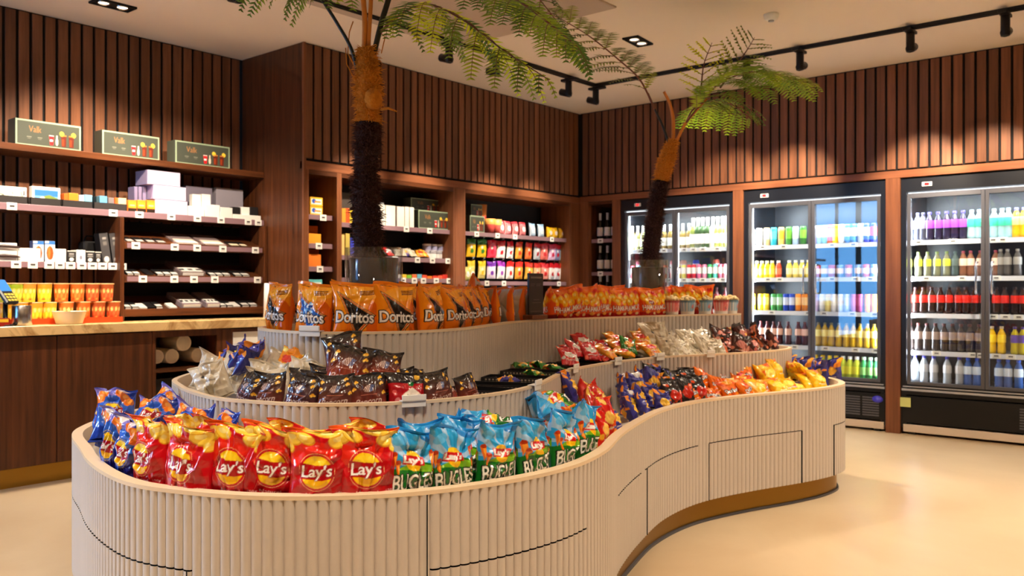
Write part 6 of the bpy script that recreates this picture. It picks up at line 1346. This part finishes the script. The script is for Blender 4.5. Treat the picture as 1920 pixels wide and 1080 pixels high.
# ================================================================== tree ferns in glass vases
m_leaf = mat('fern_leaf', srgb(110, 140, 40), .45); nt = m_leaf.node_tree; b_ = nt.nodes['Principled BSDF']
at = N(nt, 'ShaderNodeAttribute', attribute_name='Col'); tl = N(nt, 'ShaderNodeBsdfTranslucent'); mx = N(nt, 'ShaderNodeMixShader'); mx.inputs[0].default_value = .35
nt.links.new(at.outputs['Color'], b_.inputs['Base Color']); nt.links.new(at.outputs['Color'], tl.inputs['Color'])
nt.links.new(b_.outputs[0], mx.inputs[1]); nt.links.new(tl.outputs[0], mx.inputs[2]); nt.links.new(mx.outputs[0], nt.nodes['Material Output'].inputs['Surface'])
m_stem = mat('red_brown_stalk', srgb(110, 62, 44), .5); m_stalkd = mat('dark_stalk', srgb(38, 38, 34), .35); m_fuzz = mat('golden_fuzz', srgb(206, 128, 26), .9, bump=(90, 1.0)); m_stalko = mat('orange_stalk', srgb(206, 128, 50), .5)
m_bark = mat('dark_fibre', srgb(46, 22, 20), .85, bump=(70, 1.0)); m_bristle = mat('bristle_fibre', srgb(70, 36, 34), .7)
def spl(P, n):
    P = [Vector(p) for p in P]; P = [P[0] * 2 - P[1]] + P + [P[-1] * 2 - P[-2]]; out = []; m = len(P) - 3
    for i in range(n + 1):
        t = i / n * m; k = min(int(t), m - 1); t -= k; a, b, c, d = P[k:k + 4]
        out.append(.5 * ((2 * b) + (c - a) * t + (2 * a - 5 * b + 4 * c - d) * t * t + (-a + 3 * b - 3 * c + d) * t ** 3))
    return out
def frond(parent, pts, plen, start=.18, n=26, droop=.55, seed=1, up=(0, 0, 1), col=(96, 128, 36), tipcol=(190, 200, 40), stem=m_stem, r0=.007, lw=.0155, spread=1.0, spacing=.0185):
    """rachis through pts (world); pinnae on both sides carrying leaflets; all in parent-local coordinates"""
    R = random.Random(seed); o0 = parent.location; Q = spl(pts, 60); mb = MB(); mb.tube([q - o0 for q in Q], [r0 * (1 - .75 * i / 60) for i in range(61)], 8); fr = mb.build('frond', stem, parent)
    L = MB(); Sx = MB(); c0, c1 = Vector(srgb(*[min(235, v * 1.22) for v in col])), Vector(srgb(*[min(240, v * 1.12) for v in tipcol]))
    for k in range(n):
        t = start + (1 - start) * (k + .5) / n; f = t * 60; i = int(f); p = Q[i].lerp(Q[min(60, i + 1)], f - i); tg = (Q[min(60, i + 1)] - Q[max(0, i - 1)]).normalized()
        side = tg.cross(Vector(up)).normalized(); prof = math.sin(PI * min(1, .12 + .88 * (t - start) / (1 - start))) ** .55; ln = plen * prof * R.uniform(.88, 1.1)
        for s in (-1, 1):
            d0 = (side * s * spread + tg * .55 + Vector((0, 0, .12 + R.uniform(-.1, .1)))).normalized(); m = max(6, int(ln / spacing)); q = p.copy(); prev = q; dr = droop * R.uniform(.7, 1.3); pts_ = [q.copy()]
            y = R.random() ** 1.6; base = c0.lerp(c1, y)
            for j in range(m):
                u = j / m; d = (d0 + Vector((0, 0, -1)) * (dr * u * 1.8)).normalized(); q = q + d * (ln / m); pts_.append(q.copy())
                nrm = d.cross(Vector((0, 0, 1))); nrm = side if nrm.length < .15 else nrm.normalized(); upv = nrm.cross(d).normalized()
                ll = ln * .215 * math.sin(PI * (.10 + .86 * u)) ** .8 * (1.15 - .35 * u); ll = max(.006, ll); w_ = lw * (.55 + .45 * (1 - u))
                for e in (-1, 1):
                    ld = (nrm * e + d * .38 + upv * R.uniform(-.28, .05)).normalized(); tip = q + ld * ll; wv = d * w_ * .5; mid = q + ld * ll * .45 + upv * .0016
                    cc = tuple(base * R.uniform(.8, 1.15)); L.add([q - o0 - wv, mid - o0 - wv * 1.0, tip - o0, mid - o0 + wv * 1.0, q - o0 + wv], [(0, 1, 3, 4), (1, 2, 3)], 0, cc)
            Sx.tube([a - o0 for a in pts_[::2] + [pts_[-1]]], [.0022 * (1 - .7 * a / (len(pts_) / 2 + 1)) for a in range(len(pts_[::2]) + 1)], 4)
    lf = L.build('leaflets', m_leaf, fr, colors=True); lf['kind'] = 'stuff'; Sx.build('midribs', stem, fr)
    return fr
def vase(p, label, r=.13, h=.40):
    o = empty('glass_vase', p); tag(o, label, 'vase', 'smoked glass vases')
    mb = MB(); mb.lathe([(0, 0.0), (r * .96, 0.0), (r, .008), (r, h), (r - .005, h + .001), (r - .006, h), (r - .006, .02), (0, .02)], 48, cap=False); mb.build('bowl', m_vase, o)
    mb = MB(); mb.lathe([(0, .012), (r * .80, .012), (r * .86, .35), (r * .84, .355), (r * .80, .335), (0, .335)], 40, cap=False); mb.build('inner_pot', mat('dark_glazed_pot', srgb(34, 38, 44), .12, coat=.5), o)
    return o
def bristles(mb, path, rad, n, ln, seed, o0, dens=1.0):
    R = random.Random(seed)
    for k in range(n):
        t = R.random() * (len(path) - 1); i = int(t); c = path[i].lerp(path[i + 1], t - i); r = rad[i]; a = R.uniform(0, 2 * PI); nd = Vector((math.cos(a), math.sin(a), R.uniform(-.7, .6))).normalized()
        b = c + Vector((math.cos(a), math.sin(a), 0)) * r * .92; l = ln * R.uniform(.5, 1.5); k2 = b + nd * l * .6 + Vector((R.uniform(-1, 1), R.uniform(-1, 1), R.uniform(-1, .6))) * l * .3; e = k2 + nd * l * .4 + Vector((R.uniform(-1, 1), R.uniform(-1, 1), R.uniform(-1.2, .5))) * l * .35
        w = Vector((-math.sin(a), math.cos(a), R.uniform(-.5, .5))) * .0021; u_ = Vector((0, 0, .0022))
        v = [b - w, b + w, b + u_ * 1.5, k2 - w * .8, k2 + w * .8, k2 + u_, e]; mb.add([tuple(x - o0) for x in v], [(0, 1, 4, 3), (1, 2, 5, 4), (2, 0, 3, 5), (3, 4, 6), (4, 5, 6), (5, 3, 6)], 0)
def P3(px, py, d):
    dx, dy = ray(px); return Vector((d * dx, d * dy, CAM_H + (540 - py) * d / F_PX))
def trunk(parent, pts, rads, crown_i, seed, nb):
    o0 = parent.location; n = 40; path = spl(pts, n); rr = [float(np.interp(i / n * (len(pts) - 1), range(len(pts)), rads)) for i in range(n + 1)]; k = int(crown_i * n); R = random.Random(seed)
    rr = [r * R.uniform(.90, 1.10) for r in rr]
    mb = MB(); mb.tube([q - o0 for q in path[:k + 1]], rr[:k + 1], 20); t = mb.build('trunk', m_bark, parent); mb = MB(); bristles(mb, path[:k + 1], rr[:k + 1], nb, .022, seed, o0); b = mb.build('bark_fibres', m_bristle, t); b['kind'] = 'stuff'
    mb = MB(); mb.tube([q - o0 for q in path[k:]], rr[k:], 18); cr_ = mb.build('fuzzy_crown', m_fuzz, parent); mb = MB(); bristles(mb, path[k:], rr[k:], nb // 2, .020, seed + 1, o0); b = mb.build('crown_fibres', mat('golden_fibre_%d' % seed, srgb(216, 144, 44), .8), cr_); b['kind'] = 'stuff'
    return path
V1 = (2.60, 3.02, ZT_ - .048); V2 = (4.93, 2.99, ZT_ - .048); D1 = 3.94; D2 = 5.70
vase(V1, 'round smoked glass vase of the front palm standing behind orange bags'); vase(V2, 'round smoked glass vase of the rear palm behind cheese snack bags')
t1 = empty('tree_fern', (V1[0], V1[1], ZT_ - .025)); tag(t1, 'tall tree fern in a glass vase on the left of the island', 'plant', 'potted tree ferns')
b1 = V1; tp = P3(688, 470, D1)
path = trunk(t1, [(V1[0], V1[1], ZT_ - .02), P3(689, 440, D1), P3(686, 330, D1), P3(690, 230, D1), P3(690, 160, D1), P3(688, 90, D1)], [.068, .060, .053, .048, .054, .030], .62, 5, 4200)
# golden knob and tendrils on the crown
mb = MB(); kb = P3(700, 185, D1 - .05); mb.lathe([(0, -.05), (.03, -.04), (.042, -.01), (.036, .025), (.015, .045), (0, .05)], 14, cx=kb.x - t1.location.x, cy=kb.y - t1.location.y, cz=kb.z - t1.location.z); mb.tube([P3(715, 205, D1 - .05) - t1.location, P3(728, 203, D1 - .07) - t1.location, P3(744, 209, D1 - .08) - t1.location], [.007, .006, .003], 8)
for pp in (((668, 130), (652, 100), (655, 60), (662, 40)), ((665, 150), (650, 120), (648, 90)), ((715, 100), (722, 70), (712, 60))): mb.tube([P3(a, b, D1) - t1.location for a, b in pp], .0025, 5)
mb.build('old_frond_base', m_fuzz, t1)
for pp, m_, r in (([(670, 135), (658, 90), (630, 40), (598, -10), (560, -70)], m_stalkd, .008), ([(682, 110), (684, 60), (683, 20), (678, -30), (670, -90)], m_stalko, .012), ([(690, 110), (692, 60), (695, 10), (698, -60)], m_stalko, .010), ([(697, 120), (706, 80), (716, 40), (728, 0), (745, -60)], m_stalkd, .013)):
    mb = MB(); mb.tube([q - t1.location for q in spl([P3(a, b, D1) for a, b in pp], 20)], r, 10); mb.build('stalk', m_, t1)
frond(t1, [P3(712, 62, D1), P3(747, 30, D1 - .05), P3(798, 8, D1 - .15), P3(866, 36, D1 - .28), P3(949, 98, D1 - .4), P3(1030, 150, D1 - .5)], .34, start=.10, n=10, droop=1.5, seed=4, col=(70, 100, 36), tipcol=(196, 206, 40))
frond(t1, [P3(728, 0, D1), P3(780, -60, D1 - .1), P3(870, -50, D1 - .25), P3(960, -5, D1 - .4), P3(1030, 45, D1 - .5), P3(1080, 85, D1 - .55)], .34, start=.25, n=13, droop=.8, seed=9, col=(74, 104, 38), tipcol=(150, 176, 40))
frond(t1, [P3(720, -20, D1), P3(790, -110, D1 + .15), P3(900, -90, D1 + .35), P3(985, -30, D1 + .5), P3(1060, 60, D1 + .6)], .32, start=.3, n=11, droop=.8, seed=12, col=(64, 94, 34), tipcol=(130, 160, 40))
frond(t1, [P3(598, -10, D1), P3(575, -55, D1 - .1), P3(520, -75, D1 - .2), P3(470, -50, D1 - .3)], .32, start=.05, n=8, droop=1.5, seed=14, col=(70, 104, 38), tipcol=(150, 180, 44))
frond(t1, [P3(680, -60, D1), P3(660, -80, D1 - .15), P3(610, -60, D1 - .3), P3(570, -30, D1 - .4)], .32, start=.1, n=7, droop=1.5, seed=15, col=(80, 110, 40), tipcol=(160, 186, 44))
t2 = empty('tree_fern', (V2[0], V2[1], ZT_ - .025)); tag(t2, 'tree fern in a glass vase near the drinks coolers', 'plant', 'potted tree ferns')
trunk(t2, [(V2[0], V2[1], ZT_ - .02), P3(1220, 480, D2), P3(1229, 400, D2), P3(1240, 340, D2), P3(1250, 300, D2), P3(1262, 262, D2)], [.060, .057, .05, .046, .052, .027], .60, 25, 2400)
for pp, m_, r in (([(1256, 275), (1244, 240), (1228, 205), (1215, 175)], m_stalkd, .009), ([(1262, 270), (1262, 225), (1256, 195), (1245, 172)], m_stalko, .013), ([(1266, 270), (1285, 232), (1305, 208), (1325, 185)], m_stalko, .011)):
    mb = MB(); mb.tube([q - t2.location for q in spl([P3(a, b, D2) for a, b in pp], 16)], [r * (1 - .04 * i * .5) for i in range(17)], 10); mb.build('stalk', m_, t2)
frond(t2, [P3(1228, 205, D2), P3(1200, 150, D2 - .05), P3(1160, 112, D2 - .15), P3(1105, 68, D2 - .25), P3(1050, 35, D2 - .35), P3(1010, 18, D2 - .45)], .30, start=.1, n=15, droop=.35, seed=24, col=(84, 96, 46), tipcol=(140, 150, 40), lw=.017, spacing=.021)
frond(t2, [P3(1285, 232, D2), P3(1310, 200, D2 - .05), P3(1345, 160, D2 - .12), P3(1400, 136, D2 - .2), P3(1460, 140, D2 - .3), P3(1530, 160, D2 - .4)], .42, start=.15, n=17, droop=.5, seed=26, col=(90, 124, 30), tipcol=(170, 190, 30), lw=.018, spacing=.021)
frond(t2, [P3(1285, 232, D2), P3(1300, 205, D2 + .1), P3(1330, 190, D2 + .2), P3(1370, 195, D2 + .3), P3(1410, 225, D2 + .35)], .34, start=.2, n=12, droop=.9, seed=27, col=(80, 116, 30), tipcol=(150, 176, 40), lw=.018, spacing=.021)
frond(t2, [P3(1310, 200, D2), P3(1315, 160, D2 - .1), P3(1320, 120, D2 - .2), P3(1335, 80, D2 - .3)], .17, start=.1, n=8, droop=.05, seed=28, col=(190, 200, 20), tipcol=(226, 226, 30), lw=.018, spacing=.021, up=(FW[0], FW[1], 0))
frond(t2, [P3(1350, 165, D2 + .05), P3(1375, 130, D2), P3(1400, 95, D2), P3(1415, 70, D2)], .18, start=.05, n=8, droop=.1, seed=29, col=(110, 130, 40), tipcol=(150, 160, 40), lw=.018, spacing=.021, up=(FW[0], FW[1], 0))
finish_labels()
